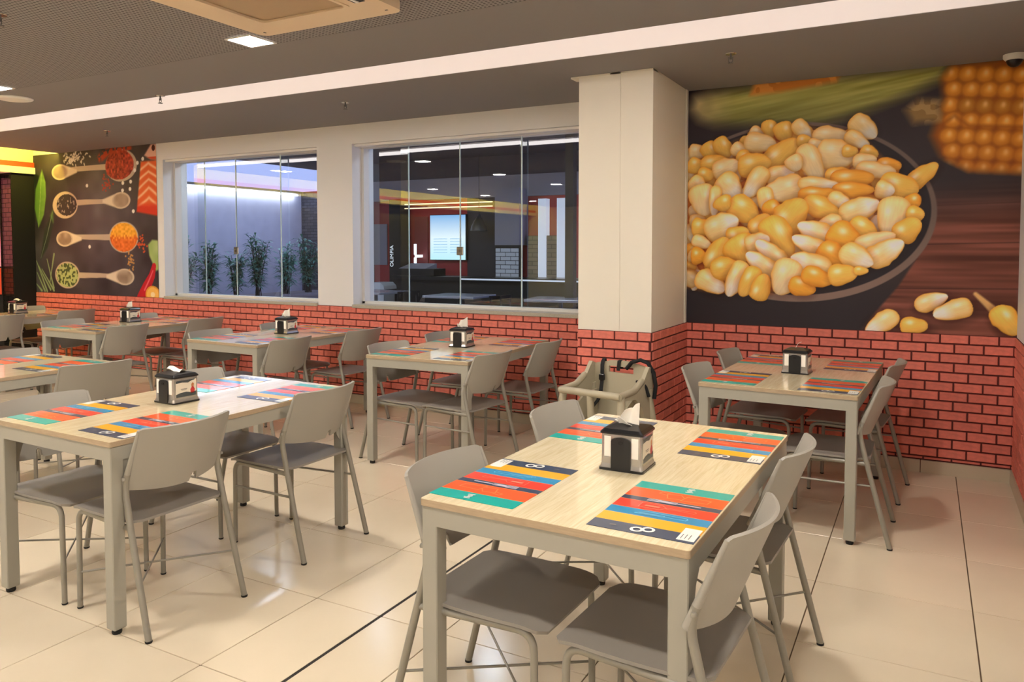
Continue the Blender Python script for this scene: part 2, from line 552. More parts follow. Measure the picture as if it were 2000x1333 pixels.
# ---- windows: frames, sills, frameless sliding panes
def window(name, label, a, b, edges, lock, overl):
    w = struct(name, MB().box(a, b, GY - .05, GY + .05, WZ[1] - .028, WZ[1] - .001), M['alu'], label)
    build('frame_rail', MB().box(a, b, GY - .045, GY + .045, WZ[0] - .004, WZ[0] + .022), M['alu'], w)
    build('frame_jamb', MB().box(a, a + .03, GY - .045, GY + .045, WZ[0], WZ[1] - .028), M['alu'], w)
    build('sill', MB().bbox(a - .0, b + .0, YB - .025, YT + .02, WZ[0] - .034, WZ[0] - .002, .004), M['stone'], w)
    build('roller_case', MB().box(a, b, YB + .03, GY - .05, WZ[1] - .024, WZ[1] - .002), M['alu'], w)
    for i in range(len(edges) - 1):
        x0, x1 = edges[i], edges[i + 1]
        yo = (-.03 if i in (1, 2) else .03)
        e0 = x0 - (overl if i in (1, 3) else 0)
        p = build('pane', MB().box(e0 + .004, x1 + (overl if i in (0, 2) else 0) * 0 - .004, GY + yo - .004, GY + yo + .004, WZ[0] + .02, WZ[1] - .028), M['glass'], w)
        build('pane_edge', MB().box(x1 - .006, x1 + .004, GY + yo - .005, GY + yo + .005, WZ[0] + .02, WZ[1] - .028), M['green_edge'], p)
    lk = build('lock', MB().bbox(lock - .035, lock + .035, GY - .05, GY - .035, 1.415, 1.49, .006), M['chrome'], w)
    build('keyhole', MB().box(lock - .008, lock + .008, GY - .053, GY - .05, 1.44, 1.465), M['steel_dark'], lk)
    return w
window('window_1', 'left window of four frameless glass panes over plants', W1[0], W1[1], [W1[0] + .03, -7.065, -6.512, -5.862, W1[1]], -6.51, .05)
window('window_2', 'right window of four frameless glass panes beside the column', W2[0], W2[1], [W2[0] + .03, -4.29, -3.683, -3.06, W2[1]], -3.68, .05)

# ================================================================== OUTSIDE: courtyard and the room's reflection built as a hall behind the glass
M['court_wall'] = mat('court_plaster', srgb(238, 234, 240), .85, noise=(5, .06, (1, 1, 1)))
M['court_floor'] = mat('court_ground', srgb(90, 80, 76), .8)
M['canopy'] = mat('dark_canopy', srgb(46, 50, 70), .7)
struct('floor_courtyard', MB().box(-14, -1.5, YT, 16, -.2, -.05), M['court_floor'])
struct('wall_courtyard', MB().box(-11.25, -11.0, YT, 11.5, -.05, 2.56), M['court_wall'], 'pale courtyard wall behind the plants')
struct('trim_9', MB().box(-11.27, -10.97, YT, 11.5, 2.56, 2.60), M['blackmatt'], 'dark coping on the courtyard wall')
struct('ceiling_added_canopy', MB().box(-9.0, -1.5, YT, 9.75, 2.78, 2.9), M['canopy'], 'dark canopy added outside the windows to hide the sky')  # overhang put in to block the sky at the window tops
M['court_led'] = emission('court_led', (.78, .85, 1.0), 10)
tag(build('wall_washer', MB().box(-10.94, -10.90, 6.3, 11.3, 2.50, 2.53), M['court_led']), 'cool light line along the top of the courtyard wall', 'light')
tag(build('planter', MB().box(-10.6, -9.7, 6.6, 11.4, -.05, .62).box(-10.62, -9.68, 6.58, 11.42, .62, .66), mat('planter_concrete', srgb(150, 140, 140), .8)), 'low concrete planter under the courtyard plants', 'planter')

M['leaf'] = mat('oleander_leaf', srgb(124, 176, 152), .4, rand=.15, noise=(9, .3, (1, 1, 1)))
M['stem'] = mat('plant_stem', srgb(70, 62, 52), .7)
def plant(label, loc, h, n, spread, seed, leaf=.2):
    r = random.Random(seed)
    t = thing('potted_shrub', label, 'plant', loc, 0, 'courtyard plants behind the left window')
    st = MB(); lf = MB()
    for k in range(n):
        a = r.uniform(0, 6.28); tip = Vector((math.cos(a) * spread * r.uniform(.2, 1), math.sin(a) * spread * r.uniform(.2, 1), h * r.uniform(.55, 1)))
        base = Vector((r.uniform(-.05, .05), r.uniform(-.05, .05), 0))
        mid = base.lerp(tip, .5) + Vector((0, 0, .06))
        st.tube([base, mid, tip], [.009, .007, .004], 5)
        for q in range(30):
            f = .2 + .8 * q / 29
            p = base.lerp(mid, f * 2) if f < .5 else mid.lerp(tip, f * 2 - 1)
            b = r.uniform(0, 6.28)
            d = Vector((math.cos(b), math.sin(b), r.uniform(-.25, .8))).normalized()
            L = leaf * r.uniform(.7, 1.2); w = d.cross(Vector((0, 0, 1))).normalized() * L * .12
            m = p + d * L * .5 + Vector((0, 0, .015)); e = p + d * L - Vector((0, 0, .03))
            lf.add([p, m + w, e, m - w, m - Vector((0, 0, .004))], [(0, 4, 1), (1, 4, 2), (2, 4, 3), (3, 4, 0)])
    build('stem', st, M['stem'], t); o = build('foliage', lf, M['leaf'], t); o['kind'] = 'stuff'
    return t
plant('oleander shrub at the left end behind the left window', (-10.1, 8.0, .64), 1.05, 14, .24, 1)
plant('small oleander shrub second from the left behind the window', (-10.1, 8.45, .64), .95, 11, .16, 2)
plant('slim oleander shrub beside the lock of the left window', (-10.1, 9.02, .64), .78, 10, .18, 3)
plant('tall oleander shrub right of the lock of the left window', (-10.1, 9.5, .64), 1.1, 16, .24, 4)
plant('wide oleander shrub at the right end of the left window', (-10.1, 10.72, .64), 1.05, 16, .22, 5)
plant('dark oleander shrub between the tall and the wide shrub outside', (-10.1, 10.15, .64), .95, 12, .22, 6)

# what the right window mirrors, built as solid things behind its glass
M['refl_red'] = mat('refl_red', srgb(170, 52, 54), .5)
M['refl_dark'] = mat('refl_charcoal', srgb(58, 56, 62), .6)
M['refl_grey'] = mat('refl_grey', srgb(150, 148, 162), .6)
M['refl_floor'] = mat('refl_floor', srgb(40, 38, 40), .4)
HY = 9.5
struct('floor_reflection', MB().box(-8.0, -2.0, YT, HY, -.05, 0), M['refl_floor'])
hw = struct('wall_reflection', MB().box(-8.0, -2.6, HY, HY + .2, 0, 2.78), M['refl_red'], 'dark red wall of the reflected hall built behind the right window')
build('charcoal_panel', MB().box(-5.86, -5.27, HY - .03, HY - .001, 0, 2.3), M['refl_dark'], hw)
build('upper_band', MB().box(-7.9, -2.7, HY - .06, HY - .001, 2.2, 2.5), M['refl_grey'], hw)
build('upper_fascia', MB().box(-7.9, -2.7, HY - .05, HY - .001, 2.5, 2.78), M['canopy'], hw)
build('pale_panel', MB().box(-7.60, -7.32, HY - .02, HY - .001, 1.22, 1.85), M['refl_grey'], hw)
build('red_door', MB().box(-6.80, -6.56, HY - .02, HY - .001, .3, 1.95), mat('refl_red_door', srgb(150, 60, 64), .5), hw)
M['warm_line'] = emission('warm_line', (1, .72, .45), 1.6)
for zz in (2.06, 2.12):
    build('light_line', MB().box(-6.85, -5.35, HY - .2, HY - .18, zz, zz + .014), M['warm_line'], hw)
# brick piers
M['pier_brick'] = mat('grey_brick', srgb(120, 112, 104), .6, rand=.2)
M['pier_joint'] = mat('pier_joint', srgb(60, 56, 54), .8)
def bpier(name, label, x0, x1, y, z0, z1, m):
    p = struct(name, MB().box(x0, x1, y, y + .1, z0, z1), M['pier_joint'], label)
    z = z0 + .004; row = 0; cache = {}
    while z + .055 < z1:
        x = x0 - (row % 2) * .08
        while x < x1 - .01:
            a = max(x, x0); b = min(x + .152, x1)
            if b - a > .02:
                k = round(b - a, 3)
                if k not in cache: cache[k] = MB().box(0, k, -.006, 0, 0, .05).mesh('brick', m)
                link('brick', cache[k], p, (a, y, z))
            x += .16
        z += .058; row += 1
    return p
bpier('wall_pier_1', 'reflected grey brick pier at the left of the right window view', -7.80, -7.58, HY - .1, 0, 2.2, M['pier_brick'])
bpier('wall_pier_2', 'grey brick pier between white frames in the reflected hall', -4.83, -4.66, HY - .12, .95, 1.65, M['pier_brick'])
bpier('wall_pier_3', 'second grey brick pier between white frames in the reflected hall', -4.54, -4.38, HY - .12, .95, 1.65, M['pier_brick'])
bpier('wall_pier_4', 'dark brick pier at the end of the courtyard', -11.0, -10.0, 11.5, -.05, 2.6, mat('dark_brick', srgb(96, 92, 96), .6, rand=.2))
M['white_tile'] = mat('white_tile', srgb(214, 222, 232), .2, rand=.06)
tc = bpier('wall_tile_column', 'column with white brick tiles in the reflected hall', -5.26, -4.90, HY - .25, .9, 1.52, M['white_tile'])
build('column_top', MB().box(-5.27, -4.89, HY - .26, HY - .001, 1.52, 2.3), M['refl_grey'], tc)
build('column_base', MB().box(-5.27, -4.89, HY - .06, HY - .001, 0, .9), M['refl_dark'], tc)
M['refl_white'] = mat('refl_white', srgb(220, 226, 236), .5, emit=(.75, .82, 1, 1), estr=.35)
for k, (a, b) in enumerate(((-4.66, -4.54), (-4.38, -4.14))):
    tag(build('lit_panel', MB().box(a, b, HY - .14, HY - .03, .95, 2.15), M['refl_white']), ('narrow', 'wide')[k] + ' white lit panel beside the brick piers in the reflected hall', 'panel')
tag(build('refl_post', MB().box(-3.64, -3.54, 8.0, 8.1, 0, 2.78), M['blackmatt']), 'slim black post in front of the reflected hall piers', 'post')
# menu screen
M['screen'] = bpy.data.materials.new('menu_screen'); M['screen'].use_nodes = True
nt = M['screen'].node_tree; nt.nodes.clear()
tcn = nt.nodes.new('ShaderNodeTexCoord'); sp = nt.nodes.new('ShaderNodeSeparateXYZ'); cr = nt.nodes.new('ShaderNodeValToRGB')
em = nt.nodes.new('ShaderNodeEmission'); ou = nt.nodes.new('ShaderNodeOutputMaterial')
nt.links.new(tcn.outputs['Generated'], sp.inputs[0]); nt.links.new(sp.outputs[2], cr.inputs[0]); nt.links.new(cr.outputs[0], em.inputs[0]); nt.links.new(em.outputs[0], ou.inputs[0])
for i, (p, c) in enumerate(((0, (190, 235, 245)), (.5, (226, 240, 246)), (1, (128, 176, 226)))):
    e = cr.color_ramp.elements[i] if i < 2 else cr.color_ramp.elements.new(p)
    e.position = p; e.color = srgb(*c)
em.inputs[1].default_value = 1.0
sc = thing('menu_screen', 'bright pale blue menu screen glowing on the reflected hall wall', 'screen', (-6.16, HY - .08, 1.31))
build('display', MB().box(-.30, .30, -.02, 0, 0, .65), M['screen'], sc)
build('casing', MB().box(-.31, .31, 0, .055, -.01, .66), M['blackmatt'], sc)
build('wall_bracket', MB().box(-.08, .08, .055, .075, .2, .45), M['steel_dark'], sc)
M['screen_line'] = mat('screen_line', srgb(150, 190, 220), .5, emit=srgb(150, 190, 220), estr=.8)
for k in range(6):
    build('menu_line', MB().box(-.24, .0, -.023, -.0205, .1 + k * .04, .108 + k * .04).box(.05, .25, -.023, -.0205, .1 + k * .04, .108 + k * .04), M['screen_line'], sc)
# sign pillar
pil = thing('sign_pillar', 'black pillar with vertical white lettering in the reflected hall', 'sign', (-6.95, HY - .3, 0))
build('shaft', MB().box(-.11, .09, 0, .25, 0, 2.2), M['blackmatt'], pil)
fc = bpy.data.curves.new('lettering', 'FONT'); fc.body = 'OLIMPIA'; fc.size = .085; fc.extrude = .002; fc.align_x = 'LEFT'
fo = bpy.data.objects.new('lettering', fc); COL.objects.link(fo)
dg = bpy.context.evaluated_depsgraph_get()
me = bpy.data.meshes.new_from_object(fo.evaluated_get(dg))
bpy.data.objects.remove(fo, do_unlink=True)
me.materials.clear(); me.materials.append(mat('sign_white', srgb(235, 240, 245), .5, emit=(.9, .95, 1, 1), estr=.5))
lt = bpy.data.objects.new('lettering', me); COL.objects.link(lt); lt.parent = pil
lt.location = (-.035, -.004, 1.2); lt.rotation_euler = (R(90), R(-90), 0)
tag(build('wall_lamp', MB().lathe([(.02, 0), (.02, .16)], (0, 0, 0), 12).lathe([(.02, .2), (.02, .36)], (0, 0, 0), 12).box(-.01, .01, 0, .2, .16, .2), mat('lamp_white', srgb(235, 240, 245), .4, emit=(.9, .95, 1, 1), estr=1.2), None, (-6.66, HY - .2, 1.18)), 'up and down wall lamp with two white tubes in the reflected hall', 'lamp')
# counter, tables, bin, pendant
ct = thing('bar_counter', 'long black bar counter along the reflected hall wall', 'counter', (-5.3, HY - .74, 0))
build('body', MB().box(-1.3, 1.6, 0, .4, 0, 1.04), M['blackmatt'], ct)
build('worktop', MB().box(-1.34, 1.64, -.06, .42, 1.04, 1.09), M['black'], ct)
build('edge_strip', MB().box(-.2, 1.64, -.066, -.06, 1.055, 1.075), M['refl_white'], ct)
cases = thing('display_case', 'dark low display case left on the reflected bar counter', 'case', (-6.35, HY - .59, 1.0905))
build('body', MB().box(-.25, .35, -.1, .2, 0, .10), M['blackmatt'], cases)
build('sloped_cover', MB().prism([(-.1, .10), (.2, .10), (.2, .17)], 'x', -.25, .2), M['refl_grey'], cases)
M['refl_table'] = mat('refl_table_top', srgb(150, 152, 166), .2)
for k, (x, y, lab) in enumerate(((-6.45, 8.1, 'left'), (-5.0, 7.9, 'middle'), (-3.65, 7.9, 'right'))):
    t = thing('cafe_table', lab + ' dark cafe table in the reflected hall behind the glass', 'table', (x, y, 0), .15 * k - .1, 'cafe tables in the reflected hall')
    build('top', MB().bbox(-.35, .35, -.3, .3, .88, .91, .006), M['refl_table'], t)
    build('post', MB().lathe([(.03, .02), (.03, .88)], seg=12), M['steel_dark'], t)
    build('base', MB().lathe([(.22, 0), (.22, .015), (.03, .03)], seg=16), M['steel_dark'], t)
    for s in (-1, 1):
        c = thing('bar_chair', ('left' if s < 0 else 'right') + ' dark bar chair at the ' + lab + ' cafe table in the reflected hall', 'chair', (x + s * .45, y - .1, 0), s * R(80), 'bar chairs in the reflected hall')
        build('seat', MB().bbox(-.19, .19, -.19, .19, .56, .59, .01), M['blackmatt'], c)
        build('backrest', MB().grid(lambda u, v: ((u - .5) * .38, -.19 - .03 * math.sin(u * 3.14), .68 + v * .25), 8, 4, .012), M['blackmatt'], c)
        for a in (-1, 1):
            for b in (-1, 1):
                build('leg', MB().tube([(a * .19, b * .19, 0), (a * .15, b * .15, .56)], .011, 8), M['steel_dark'], c)
            build('back_post', MB().tube([(a * .16, -.17, .56), (a * .16, -.2, .9)], .009, 6), M['steel_dark'], c)
bn = thing('waste_bin', 'white lidded waste bin against the reflected red hall wall', 'bin', (-7.05, 9.0, 0))
build('body', MB().prism([(-.11, 0), (.11, 0), (.14, .88), (-.14, .88)], 'y', -.13, .13), M['white_tile'], bn)
build('lid', MB().prism([(-.16, .88), (.16, .88), (.15, .93), (.09, .98), (-.09, .98), (-.15, .93)], 'y', -.15, .15), M['white_tile'], bn)
build('lid_seam', MB().box(-.145, .145, -.135, .135, .86, .882), M['steel_dark'], bn)
pd = thing('pendant_lamp', 'dark bell pendant lamp before the reflected charcoal hall wall', 'lamp', (-5.5, 9.2, 1.72))
build('shade', MB().lathe([(.12, 0), (.11, .06), (.07, .14), (.025, .2), (.02, .23)], seg=20), M['steel_dark'], pd)
build('cord', MB().tube([(0, 0, .22), (0, 0, 1.06)], .004, 6), M['blackmatt'], pd)
M['fill_led'] = emission('fill_led', (.82, .89, 1.0), 65)  # unseen lights added to brighten the wall behind the right window
for x, y, l in ((-6.8, 6.55, 'left'), (-5.3, 6.55, 'middle'), (-3.8, 6.55, 'right')):
    d = thing('hall_fill_light', l + ' round fill light added out of view under the canopy', 'light', (x, y, 2.78), 0, 'added fill lights under the outside canopy')
    build('ring', MB().lathe([(.15, -.006), (.16, 0)], seg=18), M['white_plastic'], d)
    build('diffuser', MB().lathe([(.13, -.008), (.135, -.0062)], seg=18), M['fill_led'], d)

# ================================================================== CEILING FITTINGS
M['panel'] = emission('panel_led', WARM, PANEL_POWER)
n = 0
for y in (3.14, 1.05, -.95, -3.0, -5.2):
    for x in (-.76, -3.37, -5.97, -8.6):
        n += 1
        loc = (x, y, ZC)
        if y > 3 and x == -3.37: lab = 'square ceiling light beside the air conditioner corner'
        elif y > 3 and x == -5.97: lab = 'square ceiling light at the left edge above the round speaker'
        else:
            lab = 'square ceiling light in row %s of the ceiling, %s' % ({3.14: 'one', 1.05: 'two', -.95: 'three', -3.0: 'four', -5.2: 'five'}[y], {-.76: 'rightmost', -3.37: 'second from right', -5.97: 'third from right', -8.6: 'leftmost'}[x])
        t = thing('ceiling_light', lab, 'light', loc, 0, 'square ceiling lights')
        fr = MB()
        for a, b, c, d in ((-.1, .1, -.1, -.085), (-.1, .1, .085, .1), (-.1, -.085, -.085, .085), (.085, .1, -.085, .085)):
            fr.box(a, b, c, d, -.006, 0)
        build('frame', fr, M['white_plastic'], t)
        build('diffuser', MB().box(-.085, .085, -.085, .085, -.004, -.001), M['panel'], t)

# cassette air conditioner
ac = thing('air_conditioner', 'beige cassette air conditioner set in the ceiling', 'air conditioner', (-2.66, 2.545, ZC))
def rrect(hx, hy, r, n=5):
    pts = []
    for cx, cy, a0 in ((hx - r, hy - r, 0), (-hx + r, hy - r, 90), (-hx + r, -hy + r, 180), (hx - r, -hy + r, 270)):
        for k in range(n + 1):
            a = R(a0 + 90 * k / n)
            pts.append((cx + r * math.cos(a), cy + r * math.sin(a)))
    return pts
def ringplate(mb, outs, ins, z0, z1):
    n = len(outs)
    vs = [(*p, z0) for p in outs] + [(*p, z0) for p in ins] + [(*p, z1) for p in outs] + [(*p, z1) for p in ins]
    fs = []
    for i in range(n):
        j = (i + 1) % n
        fs += [(i, n + i, n + j, j), (2 * n + i, 2 * n + j, 3 * n + j, 3 * n + i), (i, j, 2 * n + j, 2 * n + i), (n + j, n + i, 3 * n + i, 3 * n + j)]
    return mb.add(vs, fs)
HX = .455
m_ = MB(); ringplate(m_, rrect(HX, HX, .05), rrect(.27, .27, .03), -.045, 0)
build('panel', m_, M['ac'], ac)
m_ = MB(); ringplate(m_, rrect(.285, .285, .035), rrect(.265, .265, .03), -.05, -.044)
build('grille_frame', m_, M['ac'], ac)
build('intake_grille', MB().prism(rrect(.272, .272, .03), 'z', -.036, -.03), M['ac_grille'], ac)
for k in range(4):
    T = Matrix.Rotation(R(90 * k), 4, 'Z')
    build('corner_screw', MB().box(.39, .405, .39, .398, -.047, -.045, T=T), M['steel_dark'], ac)
    if k < 2: continue
    v = build('vent', MB().box(-.24, .24, .335, .395, -.0475, -.0452, T=T), M['blackmatt'], ac)
    build('louvre', MB().box(-.235, .235, .352, .366, -.052, -.0476, T=T), M['white_plastic'], v)
sk = thing('ceiling_speaker', 'flat white round ceiling speaker at the left edge', 'speaker', (-6.27, 3.45, ZC))
build('rim', MB().lathe([(.118, -.012), (.13, -.006), (.13, 0)], seg=28), M['white_plastic'], sk)
build('grille', MB().lathe([(.105, -.015), (.112, -.012)], seg=28), M['white_plastic'], sk)
for x, y, l in ((-4.1, 2.2, 'on the perforated field at the left edge'), (-5.19, 3.93, 'at the front edge of the light slot'), (-7.2, 4.84, 'near the spice mural'),
                (-4.12, 4.81, 'in front of the right window'), (-1.06, 4.72, 'in front of the corn mural')):
    t = thing('fire_sprinkler', 'small ceiling fire sprinkler ' + l, 'sprinkler', (x, y, ZC), 0, 'ceiling sprinklers')
    build('escutcheon', MB().lathe([(.03, -.004), (.034, 0)], seg=14), M['chrome'], t)
    build('stem', MB().tube([(0, 0, 0), (0, 0, -.035)], .006, 8), M['steel_dark'], t)
    build('frame_arm', MB().tube([(-.012, 0, -.02), (-.012, 0, -.045), (0, 0, -.055), (.012, 0, -.045), (.012, 0, -.02)], .0025, 6), M['steel_dark'], t)
    build('deflector', MB().lathe([(.017, -.058), (.017, -.055)], seg=12), M['steel_dark'], t)
dc = thing('dome_camera', 'white dome security camera at the right end of the ceiling', 'camera', (.44, 5.55, ZC))
build('base', MB().lathe([(.048, -.035), (.06, -.02), (.06, 0)], seg=20), M['white_plastic'], dc)
build('dome', MB().lathe([(.004, -.076), (.02, -.072), (.034, -.06), (.042, -.045), (.045, -.032)], seg=20), M['black'], dc)
# ================================================================== PRINTED MURALS (flat prints: fine mesh with printed colours)
M['print'] = bpy.data.materials.new('mural_print'); M['print'].use_nodes = True
nt = M['print'].node_tree
b_ = nt.nodes['Principled BSDF']; b_.inputs['Roughness'].default_value = .55; b_.inputs['Specular IOR Level'].default_value = .25
at = nt.nodes.new('ShaderNodeAttribute'); at.attribute_name = 'ink'
nt.links.new(at.outputs['Color'], b_.inputs['Base Color'])

def vnoise(x, y, seed=0):
    # smooth value noise on arrays
    xi = np.floor(x).astype(int); yi = np.floor(y).astype(int)
    fx = x - xi; fy = y - yi
    fx = fx * fx * (3 - 2 * fx); fy = fy * fy * (3 - 2 * fy)
    def h(a, b):
        n = (a * 374761393 + b * 668265263 + seed * 1442695041) & 0xffffffff
        n = ((n ^ (n >> 13)) * 1274126177) & 0xffffffff
        return ((n ^ (n >> 16)) & 0xffff) / 65535.0
    return (h(xi, yi) * (1 - fx) + h(xi + 1, yi) * fx) * (1 - fy) + (h(xi, yi + 1) * (1 - fx) + h(xi + 1, yi + 1) * fx) * fy

class Print:
    def __init__(s, w, h, res):
        s.w, s.h = w, h
        s.nx, s.ny = int(w / res) + 1, int(h / res) + 1
        s.X, s.Y = np.meshgrid(np.linspace(0, w, s.nx), np.linspace(0, h, s.ny))
        s.res = res
        s.img = np.zeros((s.ny, s.nx, 3))
    def fill(s, c):
        s.img[:] = c
    def blend(s, a, c):
        a = np.clip(a, 0, 1)[..., None]
        s.img = s.img * (1 - a) + np.asarray(c, float) * a
    def win(s, cx, cy, r):
        i0 = max(int((cx - r) / s.res), 0); i1 = min(int((cx + r) / s.res) + 2, s.nx)
        j0 = max(int((cy - r) / s.res), 0); j1 = min(int((cy + r) / s.res) + 2, s.ny)
        return slice(j0, max(j1, j0)), slice(i0, max(i1, i0))
    def poly(s, pts, soft=.003):
        # soft inside mask of a polygon
        P = np.array(pts, float)
        ins = np.zeros(s.X.shape, bool); d = np.full(s.X.shape, 9.)
        n = len(P)
        for i in range(n):
            x1, y1 = P[i]; x2, y2 = P[(i + 1) % n]
            c = (y1 > s.Y) != (y2 > s.Y)
            xx = (x2 - x1) * (s.Y - y1) / ((y2 - y1) if y2 != y1 else 1e-9) + x1
            ins ^= c & (s.X < xx)
            L = max((x2 - x1) ** 2 + (y2 - y1) ** 2, 1e-12)
            t = np.clip(((s.X - x1) * (x2 - x1) + (s.Y - y1) * (y2 - y1)) / L, 0, 1)
            d = np.minimum(d, np.hypot(s.X - x1 - t * (x2 - x1), s.Y - y1 - t * (y2 - y1)))
        sd = np.where(ins, d, -d)
        return np.clip(sd / soft * .5 + .5, 0, 1)
    def line(s, pts, r0, r1, soft=.004):
        m = np.zeros(s.X.shape); P = np.array(pts, float); n = len(P) - 1
        for i in range(n):
            (x1, y1), (x2, y2) = P[i], P[i + 1]
            L = (x2 - x1) ** 2 + (y2 - y1) ** 2
            t = np.clip(((s.X - x1) * (x2 - x1) + (s.Y - y1) * (y2 - y1)) / L, 0, 1)
            d = np.hypot(s.X - x1 - t * (x2 - x1), s.Y - y1 - t * (y2 - y1))
            r = r0 + (r1 - r0) * (i + t) / n
            m = np.maximum(m, np.clip((r - d) / soft + .5, 0, 1))
        return m
    def ell(s, cx, cy, a, b, ang=0, soft=.004):
        c, sn = math.cos(R(ang)), math.sin(R(ang))
        u = ((s.X - cx) * c + (s.Y - cy) * sn) / a; v = (-(s.X - cx) * sn + (s.Y - cy) * c) / b
        q = np.hypot(u, v)
        return np.clip((1 - q) * min(a, b) / soft + .5, 0, 1), u, v, q
    def mesh(s, name, gain=1.):
        ny, nx = s.ny, s.nx
        co = np.stack([s.X, np.zeros_like(s.X), s.Y], -1).reshape(-1, 3).astype(np.float32)
        idx = np.arange(ny * nx).reshape(ny, nx)
        q = np.stack([idx[:-1, :-1], idx[:-1, 1:], idx[1:, 1:], idx[1:, :-1]], -1).reshape(-1, 4)
        me = bpy.data.meshes.new(name)
        me.vertices.add(len(co)); me.vertices.foreach_set('co', co.ravel())
        me.loops.add(q.size); me.loops.foreach_set('vertex_index', q.ravel().astype(np.int32))
        me.polygons.add(len(q)); me.polygons.foreach_set('loop_start', np.arange(0, q.size, 4, dtype=np.int32))
        me.update(calc_edges=True)
        c = np.clip(s.img * gain, 0, 255) / 255
        lin = np.where(c <= .04045, c / 12.92, ((c + .055) / 1.055) ** 2.4)
        a = me.color_attributes.new('ink', 'FLOAT_COLOR', 'POINT')
        rgba = np.ones((ny * nx, 4), np.float32); rgba[:, :3] = lin.reshape(-1, 3)
        a.data.foreach_set('color', rgba.ravel())
        me.materials.append(M['print'])
        return me

KERN = "498,1380,49,37,-23,p;580,1400,59,43,-79,y;680,1373,65,55,-70,y;801,1383,71,44,-47,w;986,1326,105,55,-3,p;1191,1367,91,62,-44,w;1153,1284,78,43,-34,w;71,1268,58,50,-3,p;166,1269,65,55,-60,y;259,1290,75,51,-60,y;378,1263,60,45,-32,p;518,1307,99,59,-8,p;424,1201,66,46,-23,y;670,1220,124,75,39,y;815,1300,45,39,-3,y;893,1270,47,37,-3,p;1017,1193,109,92,-13,p;1109,1213,45,37,-3,y;1228,1193,52,42,-24,y;1201,1140,66,49,7,p;1346,1101,68,49,-2,o;58,1167,56,53,-22,y;194,1180,89,54,7,y;134,1096,54,48,-2,y;281,1136,87,66,22,p;482,1152,104,74,7,y;659,1072,88,65,18,w;865,1145,128,61,-65,p;756,1151,52,53,-61,p;1037,1055,74,50,8,y;1269,1075,109,49,-8,p;1124,1026,122,57,2,o;1541,1028,104,51,40,y;1408,959,107,78,-13,y;1327,944,53,55,-12,w;302,1001,91,84,-41,w;490,1027,110,60,-124,w;686,968,125,79,-171,p;915,997,122,45,-7,w;1131,951,117,47,-2,o;1491,860,44,49,-62,o;73,1024,63,59,-40,w;116,914,105,84,-79,p;204,904,100,41,-94,w;409,832,109,79,-31,y;568,887,95,47,-79,w;916,928,121,45,-1,o;1046,879,68,50,-22,w;942,828,124,61,-27,y;1173,820,115,69,20,w;1380,754,129,85,-97,p;1509,776,48,49,-1,y;1468,680,80,65,43,y;264,882,51,58,-60,y;613,821,72,56,-60,o;738,785,121,95,51,y;104,710,64,61,0,y;253,715,115,89,24,w;533,724,79,65,51,y;373,646,74,68,30,y;990,724,73,51,-170,p;654,625,152,88,-62,y;1198,683,85,67,-32,y;909,661,124,67,153,w;1085,622,104,86,-32,o;874,572,125,55,153,w;1273,609,114,50,16,p;1335,529,115,67,33,w;106,601,65,42,-20,p;86,498,51,54,0,o;228,519,117,68,60,y;393,553,89,97,-59,y;509,599,79,62,20,w;605,520,119,58,139,w;543,441,119,59,144,w;1006,509,90,74,-31,o;871,444,124,71,159,w;1162,497,101,68,-26,w;177,301,104,68,-29,w;283,412,96,68,10,y;363,332,123,60,-113,w;455,314,106,55,-118,y;539,276,89,58,71,y;707,352,119,88,-113,p;819,289,82,59,-19,o;914,355,93,57,-20,o;1078,377,84,61,11,y;1192,404,42,26,0,y"
LOOSE = "1613,208,97,56,24,w;1735,157,109,65,-160,w;1326,55,111,64,-145,w;1517,45,78,60,2,y;2028,101,100,71,-53,y"
TONE = {'y': ((226, 150, 48), (252, 200, 96), (252, 218, 146)), 'p': ((230, 164, 80), (252, 220, 160), (253, 232, 196)),
        'w': ((230, 160, 62), (252, 216, 148), (253, 243, 228)), 'o': ((214, 130, 36), (250, 178, 66), (252, 196, 104))}

